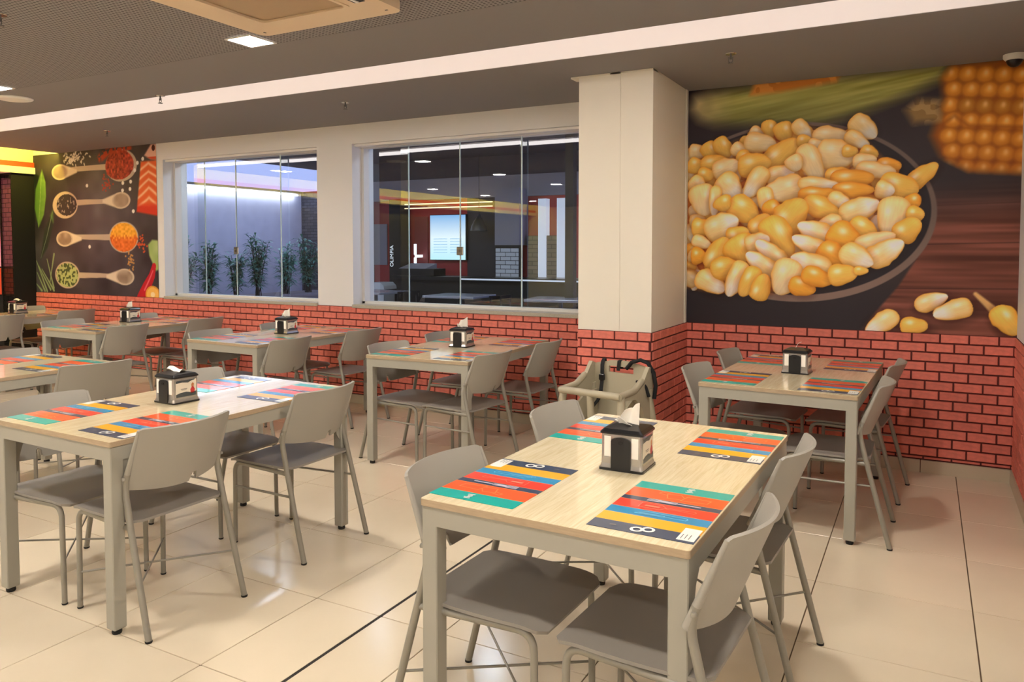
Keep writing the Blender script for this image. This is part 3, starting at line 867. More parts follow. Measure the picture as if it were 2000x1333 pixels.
def kernel(P, cx, cy, a, b, ang, t, gain=1.):
    sl = P.win(cx, cy, max(a, b) * 1.35)
    X, Y = P.X[sl], P.Y[sl]
    if X.size == 0: return
    c, s = math.cos(R(ang)), math.sin(R(ang))
    u = ((X - cx) * c + (Y - cy) * s) / a
    v = (-(X - cx) * s + (Y - cy) * c) / b
    wob = 1 + .20 * (vnoise(X * 24 + cx * 91, Y * 24 + cy * 57, 5) - .5)
    uu = np.clip(u, -1, 1)
    sq = 3.0 + 1.6 * ((cx * 997 + cy * 313) % 1)
    hw = np.power(np.clip(1 - np.abs(uu) ** sq, 0, 1), .46) * (1 - .36 * np.clip(uu + .15, 0, 1)) * wob
    inside = (hw - np.abs(v)) * b
    # contact shade in the printed picture
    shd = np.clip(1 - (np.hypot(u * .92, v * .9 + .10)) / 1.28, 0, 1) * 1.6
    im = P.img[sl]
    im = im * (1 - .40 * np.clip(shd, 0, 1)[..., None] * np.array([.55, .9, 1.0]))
    m = np.clip(inside / .0045 + .3, 0, 1) * (np.abs(u) < 1)
    rim, mid, hi = (np.array(k, float) for k in TONE[t])
    q = np.clip(np.abs(v) / np.maximum(hw, .02), 0, 1)
    e = np.clip(1 - q ** 3.6, 0, 1) * np.clip(1.12 - np.abs(uu) ** 6, 0, 1)
    colr = rim + (mid - rim) * e[..., None]
    # pale germ towards the tip
    g = np.clip((uu + (.15 if t in 'wp' else -.45)) * 1.7, 0, 1) * np.clip(1 - (q * 1.1) ** 3, 0, 1)
    g = g * (1. if t == 'w' else .6 if t == 'p' else .3)
    colr = colr + (hi - colr) * g[..., None]
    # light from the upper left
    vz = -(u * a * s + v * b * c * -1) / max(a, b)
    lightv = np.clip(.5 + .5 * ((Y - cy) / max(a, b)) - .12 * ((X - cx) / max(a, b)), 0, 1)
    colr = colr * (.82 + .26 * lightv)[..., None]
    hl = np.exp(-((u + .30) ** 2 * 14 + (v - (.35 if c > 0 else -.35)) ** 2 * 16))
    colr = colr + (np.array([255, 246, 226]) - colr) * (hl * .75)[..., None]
    st = vnoise(u * 3 + cx * 77, v * 14 + cy * 31, 9)
    colr = colr * (.97 + .05 * st)[..., None] * gain
    P.img[sl] = im * (1 - m[..., None]) + colr * m[..., None]

def corn_print():
    P = Print(XR - CX1, ZC - DADO, .0037)
    X, Y = P.X, P.Y
    # dark backdrop turning into a wooden board at the lower right
    base = np.array([52, 44, 48.]) + (vnoise(X * 3, Y * 3, 1)[..., None] - .5) * 14
    P.img = base * np.ones_like(P.img)
    wood = np.clip((.98 - Y + .10 * (X - 1.6)) / .30, 0, 1) * np.clip((X - 1.15) / .2, 0, 1)
    grain = vnoise(X * 1.6 + 3, Y * 22, 2) * .6 + vnoise(X * 3, Y * 60, 3) * .4
    wc = np.array([96, 56, 46.]) + (grain[..., None] - .45) * np.array([78, 52, 46.])
    wc = wc * (1 + .28 * np.clip(.55 - np.abs(Y - .45), 0, 1))[..., None]
    P.img = P.img * (1 - wood[..., None]) + wc * wood[..., None]
    for yy in (.26, .55, .80):
        P.blend(np.exp(-((Y - yy - .02 * X) / .004) ** 2) * wood * .55, (48, 28, 26))
    # corn husk across the top
    hm = P.poly([(x / 1000, y / 1000) for x, y in [(10, 1581), (47, 1671), (190, 1695), (479, 1704), (755, 1704), (1207, 1716), (1652, 1730), (1654, 1652), (1452, 1558), (1181, 1464), (893, 1400), (483, 1440), (193, 1454), (79, 1500)]], .05)
    along = Y - .14 * X
    st = vnoise(X * 2, along * 34, 4) * .6 + vnoise(X * 5, along * 80, 6) * .4
    hc = np.array([150, 146, 78.]) + (st[..., None] - .5) * np.array([64, 62, 50.])
    mixp = np.clip((.35 - X) / .3, 0, 1)[..., None]
    hc = hc * (1 - mixp) + np.array([176, 158, 112.]) * (.75 + .5 * vnoise(X * 14, Y * 14, 8)[..., None]) * mixp
    hc = hc * (.72 + .38 * np.clip((Y - 1.42) / .2, 0, 1))[..., None]
    P.img = P.img * (1 - hm[..., None]) + hc * hm[..., None]
    c2 = P.poly([(x / 1000, y / 1000) for x, y in [(445, 1650), (479, 1730), (1040, 1740), (1018, 1690), (654, 1655)]], .02)
    P.blend(c2 * .9, (196, 116, 44))
    P.blend(c2 * .5 * (vnoise(X * 22, Y * 22, 11) > .55), (226, 160, 80))
    # cob at the right, rows of blurred kernels
    cobp = [(x / 1000, y / 1000) for x, y in [(1640, 1640), (1709, 1730), (2140, 1740), (2140, 1020), (1808, 1052), (1650, 1150), (1590, 1283), (1640, 1440), (1660, 1500)]]
    cm = P.poly(cobp, .03)
    P.blend(cm, (150, 84, 28))
    stem = P.poly([(x / 1000, y / 1000) for x, y in [(1440, 1459), (1512, 1519), (1628, 1508), (1646, 1377), (1486, 1373)]], .03)
    P.blend(stem * .9, (150, 118, 70)); P.blend(stem * .5 * (vnoise(X * 30, Y * 30, 12) > .5), (188, 158, 108))
    for r in range(7):
        for k in range(6):
            kx = 1.69 + k * .096 + .02 * (r % 2); ky = 1.67 - r * .098 - .012 * k
            a, u, v, q = P.ell(kx, ky, .054, .052, 0, .02)
            a = a * cm
            g = np.clip(1 - q, 0, 1)[..., None]
            colr = np.array([188, 112, 30.]) * (1 - g) + np.array([236, 168, 70.]) * g
            if r == 2 and k > 0: colr = colr * .86
            P.img = P.img * (1 - a[..., None]) + colr * a[..., None]
            hl = np.exp(-(((X - kx - .004) / .013) ** 2 + ((Y - ky - .012) / .018) ** 2)) * cm
            P.blend(hl * .5, (252, 216, 160))
    P.blend(P.line([(1.66, 1.36), (1.72, 1.40), (1.80, 1.33), (2.10, 1.30)], .012, .012, .02) * .5 * cm, (140, 72, 20))
    P.blend(cm * np.clip((1.30 - Y) / .35, 0, 1) * .35, (110, 50, 24))
    # bowl: outside, rim and inside
    ECX, ECY, EA, EB, EANG = .735, .808, .900, .628, -2.5
    out = P.poly([(-.05, .25), (-.05, -.05), (1.15, -.05), (1.207, .02), (1.299, .145), (1.418, .302), (1.533, .506), (1.605, .705), (1.62, .887), (1.4, 1.0), (.4, 1.0)], .008)
    P.blend(out, (46, 40, 44))
    P.blend(out * np.clip((X - .9) / .7, 0, 1) * np.clip((Y - .15) / .4, 0, 1) * .45, (92, 70, 62))
    a, u, v, q = P.ell(ECX, ECY, EA, EB, EANG, .006)
    P.blend(a, (104, 88, 82)); P.blend(a * np.clip(-(Y - ECY) / .5, 0, 1) * .6, (140, 116, 104))
    a, u, v, q = P.ell(ECX - .003, ECY + .012, EA - .030, EB - .036, EANG, .006)
    P.blend(a, (42, 37, 42))
    # heap of kernels
    heap = P.poly([(-.05, .28), (.2, .24), (.6, .24), (.95, .32), (1.25, .46), (1.42, .62), (1.50, .82), (1.46, .98), (1.30, 1.15), (1.18, 1.30), (.8, 1.40), (.5, 1.38), (.3, 1.30), (-.05, 1.30)], .03)
    P.blend(heap, (186, 112, 44))
    rr = random.Random(3)
    for k in range(330):      # deeper layer between the named kernels
        x, y = rr.uniform(0, 1.48), rr.uniform(.26, 1.36)
        i, j = min(int(x / P.res), P.nx - 1), min(int(y / P.res), P.ny - 1)
        if heap[j, i] > .9:
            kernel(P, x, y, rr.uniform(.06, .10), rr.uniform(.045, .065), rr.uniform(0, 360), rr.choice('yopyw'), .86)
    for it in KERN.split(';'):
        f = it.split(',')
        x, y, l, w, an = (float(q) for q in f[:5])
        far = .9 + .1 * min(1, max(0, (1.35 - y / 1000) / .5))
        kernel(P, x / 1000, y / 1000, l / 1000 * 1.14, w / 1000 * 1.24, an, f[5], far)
    P.blend(P.line([(1.86, .265), (1.935, .19), (1.985, .14)], .012, .03, .012), (214, 170, 110))
    for it in LOOSE.split(';'):
        f = it.split(',')
        x, y, l, w, an = (float(q) for q in f[:5])
        a, u, v, q = P.ell(x / 1000 + .02, y / 1000 - .03, l / 1000 * 1.2, w / 1000 * 1.1, an, .06)
        P.blend(a * .5, (50, 28, 24))
        kernel(P, x / 1000, y / 1000, l / 1000 * 1.05, w / 1000 * 1.05, an, f[5])
    return P
cp = corn_print()
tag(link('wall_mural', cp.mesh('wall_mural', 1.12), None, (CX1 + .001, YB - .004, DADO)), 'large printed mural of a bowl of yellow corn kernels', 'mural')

def spice_print():
    P = Print(-7.595 + 9.95, ZC - DADO, .0068)
    X, Y = P.X, P.Y
    n = vnoise(X * 2.2, Y * 2.2, 21) * .6 + vnoise(X * 7, Y * 7, 22) * .4
    P.img = np.array([56, 52, 58.]) + (n[..., None] - .45) * 44 + np.clip(1 - np.hypot((X - 1.25) / .7, (Y - 1.0) / .7), 0, 1)[..., None] * 30
    pt = lambda L: [(a / 1000, b / 1000) for a, b in L]
    r = random.Random(11)
    # leaves at the left
    P.blend(P.poly(pt([(0, 1500), (120, 1500), (80, 1100), (0, 900)]), .03), (26, 34, 28))
    lf = P.poly(pt([(182, 1540), (250, 1380), (255, 1200), (200, 980), (78, 811), (5, 1059), (35, 1300)]), .012)
    P.blend(lf, (92, 132, 58)); P.blend(lf * np.clip((X - .05) * 3 + vnoise(X * 6, Y * 30, 23) * .4 - .3, 0, .7), (134, 166, 86))
    P.blend(P.line(pt([(170, 1500), (120, 1100), (80, 830)]), .006, .004) * .7, (170, 190, 120))
    l2 = P.poly(pt([(387, 1015), (395, 849), (255, 560), (105, 420), (206, 784)]), .015)
    P.blend(l2, (38, 50, 44)); P.blend(P.line(pt([(380, 1000), (250, 700), (110, 430)]), .008, .004) * .8, (120, 138, 116))
    P.blend(P.poly(pt([(340, 960), (387, 1020), (392, 880)]), .03), (96, 134, 72))
    for q in ([(371, 29), (126, 294)], [(228, 16), (15, 395)], [(114, 22), (1, 104)], [(391, 482), (291, 128)], [(300, 40), (60, 330)], [(370, 60), (240, 420)], [(180, 20), (20, 250)]):
        P.blend(P.line(pt(q), .016, .006), (132, 152, 112))
    # yellow ring of light printed near the top left corner of the picture
    # spoons
    def spoon(pts, bowl, br, left_bowl, fillf, end):
        cream = (190, 172, 152)
        shade = (132, 112, 96)
        hl = P.line(pts, .022, .040) if not left_bowl else P.line(pts, .034, .022)
        P.blend(hl, cream)
        P.blend(np.roll(hl, 3, 0) * hl * .0, shade)
        # flattened end
        ex, ey = end
        a, u, v, q = P.ell(ex, ey, .17, .095, 0, .008)
        tip = 1 if ex > bowl[0] else -1
        a = np.maximum(a, P.poly([(ex - tip * .34, ey - .018), (ex - tip * .34, ey + .018), (ex - tip * .05, ey + .088), (ex - tip * .05, ey - .088)], .01))
        P.blend(a, (176, 156, 136)); P.blend(a * np.clip(q, 0, 1) ** 6, (220, 206, 184))
        P.blend(a * (q < .8) * vnoise(X * 14, Y * 14, 31) * .9, shade)
        a, u, v, q = P.ell(*bowl, br[0], br[1], 0, .008)
        P.blend(a, cream)
        fillf(a, u, v, q)
    def f_red(a, u, v, q):
        n_ = vnoise(X * 34, Y * 34, 41) * .6 + vnoise(X * 70, Y * 70, 42) * .4
        m = a * (np.hypot(u + .12, v - .05) < .93)
        P.img = P.img * (1 - m[..., None]) + (np.array([150, 46, 36.]) + (n_[..., None] - .45) * np.array([150, 80, 50.])) * m[..., None]
    def f_black(a, u, v, q):
        m = a * (np.hypot(u - .12, v) < .80)
        P.img = P.img * (1 - m[..., None]) + np.array([52, 48, 50.]) * m[..., None]
        sp = (vnoise(X * 46, Y * 46, 43) > .74) * m * (np.abs(v) < .55)
        P.blend(sp * .8, (168, 158, 150))
    def f_yel(a, u, v, q):
        n_ = vnoise(X * 40, Y * 40, 44)
        m = a * (q < .93)
        t = np.clip((v + .15) * 3 + (n_ - .5), 0, 1)[..., None]
        cc = np.array([226, 112, 40.]) * (1 - t) + np.array([244, 172, 52.]) * t
        P.img = P.img * (1 - m[..., None]) + (cc + (n_[..., None] - .5) * 40) * m[..., None]
    def f_green(a, u, v, q):
        n_ = vnoise(X * 42, Y * 42, 45)
        m = a * (q < .9)
        cc = np.where(n_[..., None] > .5, np.array([170, 182, 122.]), np.array([70, 86, 50.]))
        P.img = P.img * (1 - m[..., None]) + cc * m[..., None]
    spoon(pt([(560, 1500), (820, 1512), (1444, 1510), (1560, 1512)]), (1.735, 1.512), (.285, .185), False, f_red, (.56, 1.49))
    P.blend(P.line([(1.36, 1.62), (1.5, 1.68), (1.7, 1.71), (1.9, 1.70)], .05, .03, .04) * (vnoise(X * 30, Y * 30, 46) > .35), (176, 58, 38))
    spoon(pt([(860, 1108), (1300, 1108), (1640, 1106)]), (.645, 1.085), (.255, .165), True, f_black, (1.72, 1.11))
    spoon(pt([(660, 680), (800, 694), (1400, 686), (1620, 684)]), (1.755, .683), (.265, .18), False, f_yel, (.62, .672))
    spoon(pt([(880, 226), (1300, 232), (1700, 228)]), (.655, .226), (.25, .165), True, f_green, (1.76, .222))
    # salmon
    sm = P.poly(pt([(2089, 1538), (2366, 1539), (2363, 918), (1999, 971)]), .012)
    ch = (Y * 1.0 + .55 * np.abs(X - 2.22))
    str_ = .5 + .5 * np.sin(ch * 62 + 2 * vnoise(X * 4, Y * 4, 51))
    cc = np.array([226, 96, 44.]) * (1 - str_[..., None] ** 3) + np.array([246, 190, 150.]) * str_[..., None] ** 3
    low = np.clip((1.08 - Y) / .06, 0, 1)[..., None]
    cc = cc * (1 - low) + np.array([206, 52, 30.]) * low
    P.img = P.img * (1 - sm[..., None]) + cc * sm[..., None]
    s2 = P.poly(pt([(2150, 1603), (2269, 1722), (2366, 1722), (2366, 1545), (2264, 1556)]), .012)
    P.blend(s2, (226, 176, 158)); P.blend(s2 * (Y < 1.585), (206, 70, 40))
    P.blend(P.ell(2.31, 1.68, .03, .035)[0], (70, 24, 26))
    # lettuce, chilli, orange
    lt_ = P.poly(pt([(2187, 595), (2258, 650), (2372, 640), (2386, 323), (2317, 300), (2206, 473)]), .012)
    P.blend(lt_, (140, 168, 92)); P.blend(lt_ * vnoise(X * 9, Y * 9, 52) * .7, (196, 210, 150))
    P.blend(P.line(pt([(2283, 355), (2240, 240), (2150, 120), (2060, -20)]), .035, .085), (188, 26, 42))
    P.blend(P.line(pt([(2260, 300), (2190, 190), (2110, 80)]), .008, .012, .012) * .8, (240, 120, 130))
    a, u, v, q = P.ell(2.25, .03, .125, .10)
    P.blend(a, (232, 160, 60)); P.blend(a * (q < .82), (246, 190, 92)); P.blend(a * (q < .3), (250, 222, 170))
    # scattered grains
    for k in range(70):
        x, y = r.gauss(.83, .10), r.gauss(1.65, .05)
        P.blend(P.ell(x, y, .022, .010, r.uniform(0, 180))[0] * .9, (222, 220, 214))
    for x, y in [(2030, 1526), (1904, 1319), (1763, 1309), (1755, 1224), (1889, 1235), (1113, 573), (1090, 1304), (2125, 1567), (1940, 980), (1980, 1445)]:
        P.blend(P.ell(x / 1000, y / 1000, .024, .022)[0], (234, 230, 222))
    for (x, y, c) in ((1.873, .425, (196, 146, 84)), (1.462, 1.321, (170, 52, 40)), (2.07, .61, (206, 84, 40))):
        for k in range(28):
            P.blend(P.ell(x + r.gauss(0, .045), y + r.gauss(0, .05), .014, .011)[0] * .9, c)
    return P
sp_ = spice_print()
tag(link('wall_mural', sp_.mesh('wall_mural'), None, (-9.95, YB - .004, DADO)), 'printed mural of spice spoons and salmon on dark slate', 'mural')
# ================================================================== FURNITURE
TH = .75
# ---- table (origin on the floor under its centre)
def make_table():
    t = bpy.data.objects.new('dining_table', None); COL.objects.link(t)
    hx, hy = .40, .66
    top = build('tabletop', MB().prism(rrect(hx, hy, .008, 3), 'z', TH - .021, TH - .0012), M['wood_edge'], t)
    build('laminate', MB().prism(rrect(hx - .0008, hy - .0008, .008, 3), 'z', TH - .0012, TH), M['oak'], top)
    e = .004; lw = .052; ah = .056; z1 = TH - .021
    for s in (-1, 1):
        build('apron', MB().box(-hx + lw, hx - lw, s * (hy - e) - (.03 if s > 0 else 0), s * (hy - e) + (0 if s > 0 else .03), z1 - ah, z1), M['steel'], t)
        build('apron', MB().box(s * (hx - e) - (.03 if s > 0 else 0), s * (hx - e) + (0 if s > 0 else .03), -hy + lw, hy - lw, z1 - ah, z1), M['steel'], t)
    for sx in (-1, 1):
        for sy in (-1, 1):
            x0, x1 = sorted((sx * (hx - e), sx * (hx - e - lw))); y0, y1 = sorted((sy * (hy - e), sy * (hy - e - lw)))
            l = build('leg', MB().bbox(x0, x1, y0, y1, .022, z1, .003), M['steel'], t)
            build('foot', MB().lathe([(.017, 0), (.019, .006), (.017, .024)], ((x0 + x1) / 2, (y0 + y1) / 2, 0), 12), M['rubber'], l)
            # curved gusset along the long side
            yi = sy * (hy - e - lw)
            pts = [(yi, z1 - ah), (yi - sy * .10, z1 - ah), (yi - sy * .075, z1 - ah - .015), (yi - sy * .045, z1 - ah - .05), (yi - sy * .03, z1 - ah - .10), (yi - sy * .022, z1 - ah - .16), (yi, z1 - ah - .19)]
            xc = sx * (hx - e - .012)
            build('gusset', MB().prism(pts, 'x', xc - .003, xc + .003), M['steel'], t)
    return t

TABLES = [   # key, x, y, yaw, description
    ('T1', -.8731, 2.463, -.0185, 'foreground table'),
    ('T2', -3.0651, 2.4488, -.0174, 'mid-left table'),
    ('T3', -.6546, 4.7643, -.0397, 'table below the corn mural'),
    ('T4', -2.9878, 4.7788, .0471, 'wall table left of the column'),
    ('T5', -4.7861, 4.7825, -.0212, 'wall table between the windows'),
    ('T6', -6.7349, 4.7652, .0011, 'wall table below the left window'),
    ('T7', -8.77, 4.77, .0, 'wall table at the spice mural'),
    ('T8', -4.96, 2.44, -.015, 'table at the left edge'),
]
proto = make_table()
roots = {}
for i, (k, x, y, a, d) in enumerate(TABLES):
    t = proto if i == 0 else copy_tree(proto)
    t.location = (x, y, 0); t.rotation_euler = (0, 0, a)
    tag(t, 'pale oak dining table with grey steel legs, the ' + d, 'table', 'dining tables')
    roots[k] = (x, y, a, d)

# ---- chair, local +y is the front
def make_chair(brace):
    c = bpy.data.objects.new('dining_chair', None); COL.objects.link(c)
    for s in (-1, 1):
        foot = (s * .222, -.32, .006); joint = (s * .213, -.208, .42); bend = (s * .209, -.170, .570); top = (s * .203, -.252, .772)
        pts = [Vector(foot), Vector(joint)] + arc_pts(joint, bend, top, .05, 6)
        l = build('rear_leg', MB().tube(pts, .0125, 10), M['chair_metal'], c)
        build('foot_cap', MB().lathe([(.0125, 0), (.0135, .002), (.0135, .008)], (s * .222, -.32, 0), 10), M['rubber'], l)
        f0 = (s * .19, .178, .006); f1 = (s * .19, .172, .413); f2 = (s * .211, -.205, .409)
        pts = [Vector(f0)] + arc_pts(f0, f1, f2, .055, 7) + [Vector(f2)]
        l = build('front_leg', MB().tube(pts, .011, 10), M['chair_metal'], c)
        build('foot_cap', MB().lathe([(.011, 0), (.012, .002), (.012, .007)], (s * .19, .178, 0), 10), M['rubber'], l)
        build('fixing_bolt', MB().lathe([(.008, -.006), (.009, 0), (.006, .006)], (s * .222, -.186, .60), 8), M['chair_metal'], c)
    if brace == 'cross':
        for s in (-1, 1):
            build('cross_brace', MB().tube([(s * .19, .17, .16 + .008 * s), (-s * .215, -.268, .20 + .008 * s)], .0042, 6), M['chair_metal'], c)
    else:
        for s in (-1, 1):
            build('side_rod', MB().tube([(s * .192, .172, .292), (s * .215, -.240, .302)], .0055, 6), M['chair_metal'], c)
    # seat: thin dished plastic sheet with soft corners and a rolled front
    def seat(u, v):
        y = -.225 + .434 * v
        w = .205 + .012 * math.sin(v * math.pi)
        ed = min(v, 1 - v)
        w -= .030 * max(0, 1 - ed / .08) ** 2
        x = (u * 2 - 1) * w
        z = .432 - .010 * (1 - (u * 2 - 1) ** 2) * math.sin(v * math.pi) - .016 * max(0, (v - .8) / .2) ** 2
        return (x, y, z)
    build('seat', MB().grid(seat, 18, 20, .010), M['seat_plastic_shaded'], c)
    # backrest: sheet curved between the posts, notch at the middle of the lower edge
    def back(u, v):
        t = u * 2 - 1
        notch = .036 if abs(t - .28) < .075 else 0
        cr = .007 * max(0, (abs(t) - .93) / .07) ** 2
        zb = .553 - .022 * (1 - t * t) + notch + cr * .5
        zt = .797 - cr
        z = zb + (zt - zb) * v
        slope = -.170 - (z - .57) * (.092 / .227)
        y = slope - .060 * (1 - t * t)
        return (t * (.209 - .005 * v), y, z)
    bm = MB().grid(back, 44, 8, .010)
    for e in (0, 1):       # sleeves over the posts, thinning out towards the top corners
        bm.tube([back(e, v / 8) for v in range(9)], [.0138 - .0075 * v / 8 for v in range(9)], 10)
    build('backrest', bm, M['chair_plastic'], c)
    build('hook', MB().tube([(.046, -.212, .542), (.046, -.218, .566), (.054, -.224, .576), (.064, -.222, .568), (.066, -.216, .552)], .004, 6), M['chair_metal'], c)
    return c
protos = {'cross': make_chair('cross'), 'side': make_chair('side')}
used = set()
# table, side, place, top-of-back x, centre y, twist (deg), brace
CH = [
    ('T1', 'R', 'near', -.412, 2.02, -3, 'cross'), ('T1', 'R', 'far', -.415, 2.80, -3, 'cross'), ('T1', 'L', 'near', -1.335, 2.05, -2, 'cross'), ('T1', 'L', 'far', -1.365, 2.94, -3, 'cross'),
    ('T2', 'R', 'near', -2.610, 2.055, -2, 'cross'), ('T2', 'R', 'far', -2.610, 2.86, -1, 'side'), ('T2', 'L', 'near', -3.53, 2.05, 0, 'cross'), ('T2', 'L', 'far', -3.54, 2.86, 0, 'side'),
    ('T3', 'R', 'near', -.215, 4.345, 0, 'side'), ('T3', 'R', 'far', -.18, 5.135, -5, 'side'), ('T3', 'L', 'near', -1.14, 4.38, -6, 'side'), ('T3', 'L', 'far', -1.12, 5.13, -4, 'side'),
    ('T4', 'R', 'near', -2.504, 4.365, -6, 'side'), ('T4', 'R', 'far', -2.463, 5.09, -1, 'side'), ('T4', 'L', 'near', -3.375, 4.38, -6, 'side'), ('T4', 'L', 'far', -3.42, 5.14, -2, 'side'),
    ('T5', 'R', 'near', -4.262, 4.315, -2, 'side'), ('T5', 'R', 'far', -4.181, 5.09, -4, 'side'), ('T5', 'L', 'near', -5.2, 4.37, -4, 'side'), ('T5', 'L', 'far', -5.2, 5.13, 0, 'side'),
    ('T6', 'R', 'near', -6.247, 4.335, 2, 'side'), ('T6', 'R', 'far', -6.212, 5.15, 1, 'side'), ('T6', 'L', 'near', -7.183, 4.35, 0, 'side'), ('T6', 'L', 'far', -7.15, 5.13, 0, 'side'),
    ('T7', 'R', 'near', -8.28, 4.38, 0, 'side'), ('T7', 'R', 'far', -8.28, 5.15, 0, 'side'), ('T7', 'L', 'far', -9.2, 5.15, 0, 'side'),
    ('T8', 'R', 'far', -4.37, 2.87, -10, 'cross'), ('T8', 'L', 'far', -5.34, 2.86, 0, 'cross'),
]
for tb, side, pos, tx, cy, tw, br in CH:
    if br in used: c = copy_tree(protos[br])
    else:
        c = protos[br]; used.add(br)
    sg = 1 if side == 'R' else -1
    c.location = (tx - sg * .235, cy, 0)
    c.rotation_euler = (0, 0, R(90 * sg + tw))
    tag(c, 'grey chair, %s seat on the %s side of the %s' % ('nearer' if pos == 'near' else 'farther', 'right' if side == 'R' else 'left', roots[tb][3]), 'chair', 'grey dining chairs')

# ---- placemats
for nme, c in (('navy', (62, 74, 98)), ('yellow', (250, 178, 32)), ('blue', (36, 142, 190)), ('red', (238, 66, 46)), ('orange', (250, 96, 44)), ('teal', (24, 172, 160)),
               ('line_navy', (206, 200, 214)), ('line_red', (252, 140, 110)), ('line_blue', (120, 210, 240)), ('line_orange', (255, 160, 100)), ('white', (246, 244, 236)), ('greyink', (120, 118, 116))):
    M['mat_' + nme] = mat('mat_' + nme, srgb(*c), .3, coat=.5, coatr=.06)
MATS = ['navy', 'yellow', 'blue', 'red', 'navy', 'orange', 'teal']
def strip(mb, pts, w, z, mi):
    P = [Vector((*p, 0)) for p in pts]
    for i_, (a, b) in enumerate(zip(P[:-1], P[1:])):
        z += .00012 if i_ else 0
        d = (b - a).normalized(); n = Vector((-d.y, d.x, 0)) * w / 2
        a2, b2 = a - d * w / 2, b + d * w / 2
        mb.add([(*(a2 - n).xy, z), (*(b2 - n).xy, z), (*(b2 + n).xy, z), (*(a2 + n).xy, z)], [(0, 1, 2, 3)], mi)
def mat_mesh():
    mb = MB()
    bd = [0, .06, .125, .18, .248, .283, .365, .43]
    names = ['navy', 'yellow', 'blue', 'red', 'orange', 'teal', 'line_navy', 'line_red', 'line_blue', 'line_orange', 'white', 'greyink']
    ix = {n: i for i, n in enumerate(names)}
    hw = .143
    for k in range(7):
        y0, y1 = bd[k] - .215, bd[k + 1] - .215
        mb.box(-hw, hw, y0, y1, 0, .0012, ix[MATS[k]])
        if k: mb.box(-hw, hw, y0 - .0009, y0 + .0009, .0011, .00125, ix['greyink'] if k == 1 else ix['line_orange'])
    z = .0024
    Y = lambda v: v - .215
    # fork in the thin navy stripe
    strip(mb, [(.01, Y(.266)), (.085, Y(.266))], .007, z, ix['line_navy'])
    strip(mb, [(-.03, Y(.266)), (.012, Y(.266))], .016, z, ix['line_navy'])
    for q in (-.009, -.003, .003, .009): strip(mb, [(-.065, Y(.266) + q), (-.03, Y(.266) + q)], .0035, z, ix['line_navy'])
    # spatula in the red stripe
    yc = Y(.214)
    strip(mb, [(-.07, yc - .018), (-.01, yc - .018), (.006, yc), (-.01, yc + .018), (-.07, yc + .018), (-.07, yc - .018)], .0028, z, ix['line_red'])
    strip(mb, [(.006, yc - .004), (.04, yc - .003), (.085, yc - .008), (.09, yc), (.085, yc + .008), (.04, yc + .003), (.006, yc + .004)], .0028, z, ix['line_red'])
    strip(mb, [(-.05, yc), (-.02, yc)], .012, z - .0001, ix['line_red'])
    # knife in the blue stripe
    yc = Y(.153)
    strip(mb, [(-.06, yc - .012), (.03, yc - .008), (.08, yc - .008), (.084, yc), (.08, yc + .008), (.03, yc + .008), (-.03, yc + .012), (-.06, yc - .012)], .003, z, ix['line_blue'])
    strip(mb, [(-.05, yc - .004), (.02, yc - .002)], .004, z, ix['line_blue'])
    # pan outlines in the orange stripe
    yc = Y(.318)
    strip(mb, [(.02, yc - .02), (.095, yc - .012), (.10, yc + .014), (.03, yc + .02), (.02, yc - .02)], .0028, z, ix['line_orange'])
    strip(mb, [(.02, yc - .012), (-.02, yc - .016), (-.03, yc + .02), (.01, yc + .026), (.024, yc + .005)], .0028, z, ix['line_orange'])
    strip(mb, [(-.03, yc + .01), (-.055, yc + .018), (-.05, yc + .032), (-.025, yc + .026)], .0028, z, ix['line_orange'])
    # two white rings in the navy stripe, dotted line at its left
    for q in (-.013, .015):
        c_ = (q, Y(.030) + .35 * q); zz = z + (.0004 if q > 0 else 0)
        vs = [(c_[0] + r_ * math.cos(k * .3927), c_[1] + r_ * math.sin(k * .3927), zz) for r_ in (.010, .018) for k in range(16)]
        mb.add(vs, [(k, (k + 1) % 16, 16 + (k + 1) % 16, 16 + k) for k in range(16)], ix['white'])
    strip(mb, [(-.085, Y(.028)), (-.075, Y(.030))], .006, z, ix['greyink'])
    # lettering block in the teal stripe
    for k in range(5):
        strip(mb, [(.012 + .0035 * (k % 2), Y(.383 + k * .008)), (.030 - .004 * (k % 3), Y(.385 + k * .008))], .005, z, ix['white'])
    # white sticker at the corner
    mb.box(.095, .140, Y(.012), Y(.098), .0012, .0022, ix['white'])
    for k in range(3):
        strip(mb, [(.104 + k * .010, Y(.02)), (.104 + k * .010, Y(.05))], .002, .0030, ix['greyink'])
    return mb.mesh('placemat', [M['mat_' + n] for n in names])
pm = mat_mesh()
for k, x, y, a, d in TABLES:
    for side, sg in (('right', 1), ('left', -1)):
        for pos, s in (('nearer', -1), ('farther', 1)):
            if k == 'T7' and side == 'left' : continue
            if k == 'T8' and (side == 'left') and s < 0: continue
            lx, ly = sg * .2535, s * .397
            jx, jy, jr = rnd.uniform(-.004, .004), rnd.uniform(-.008, .008), rnd.uniform(-.012, .012)
            wx = x + math.cos(a) * (lx + jx) - math.sin(a) * (ly + jy); wy = y + math.sin(a) * (lx + jx) + math.cos(a) * (ly + jy)
            o = link('placemat', pm, None, (wx, wy, TH + .0004), a + jr + (0 if sg > 0 else math.pi))
            tag(o, 'striped placemat at the %s %s seat of the %s' % (pos, side, d), 'placemat', 'striped placemats')

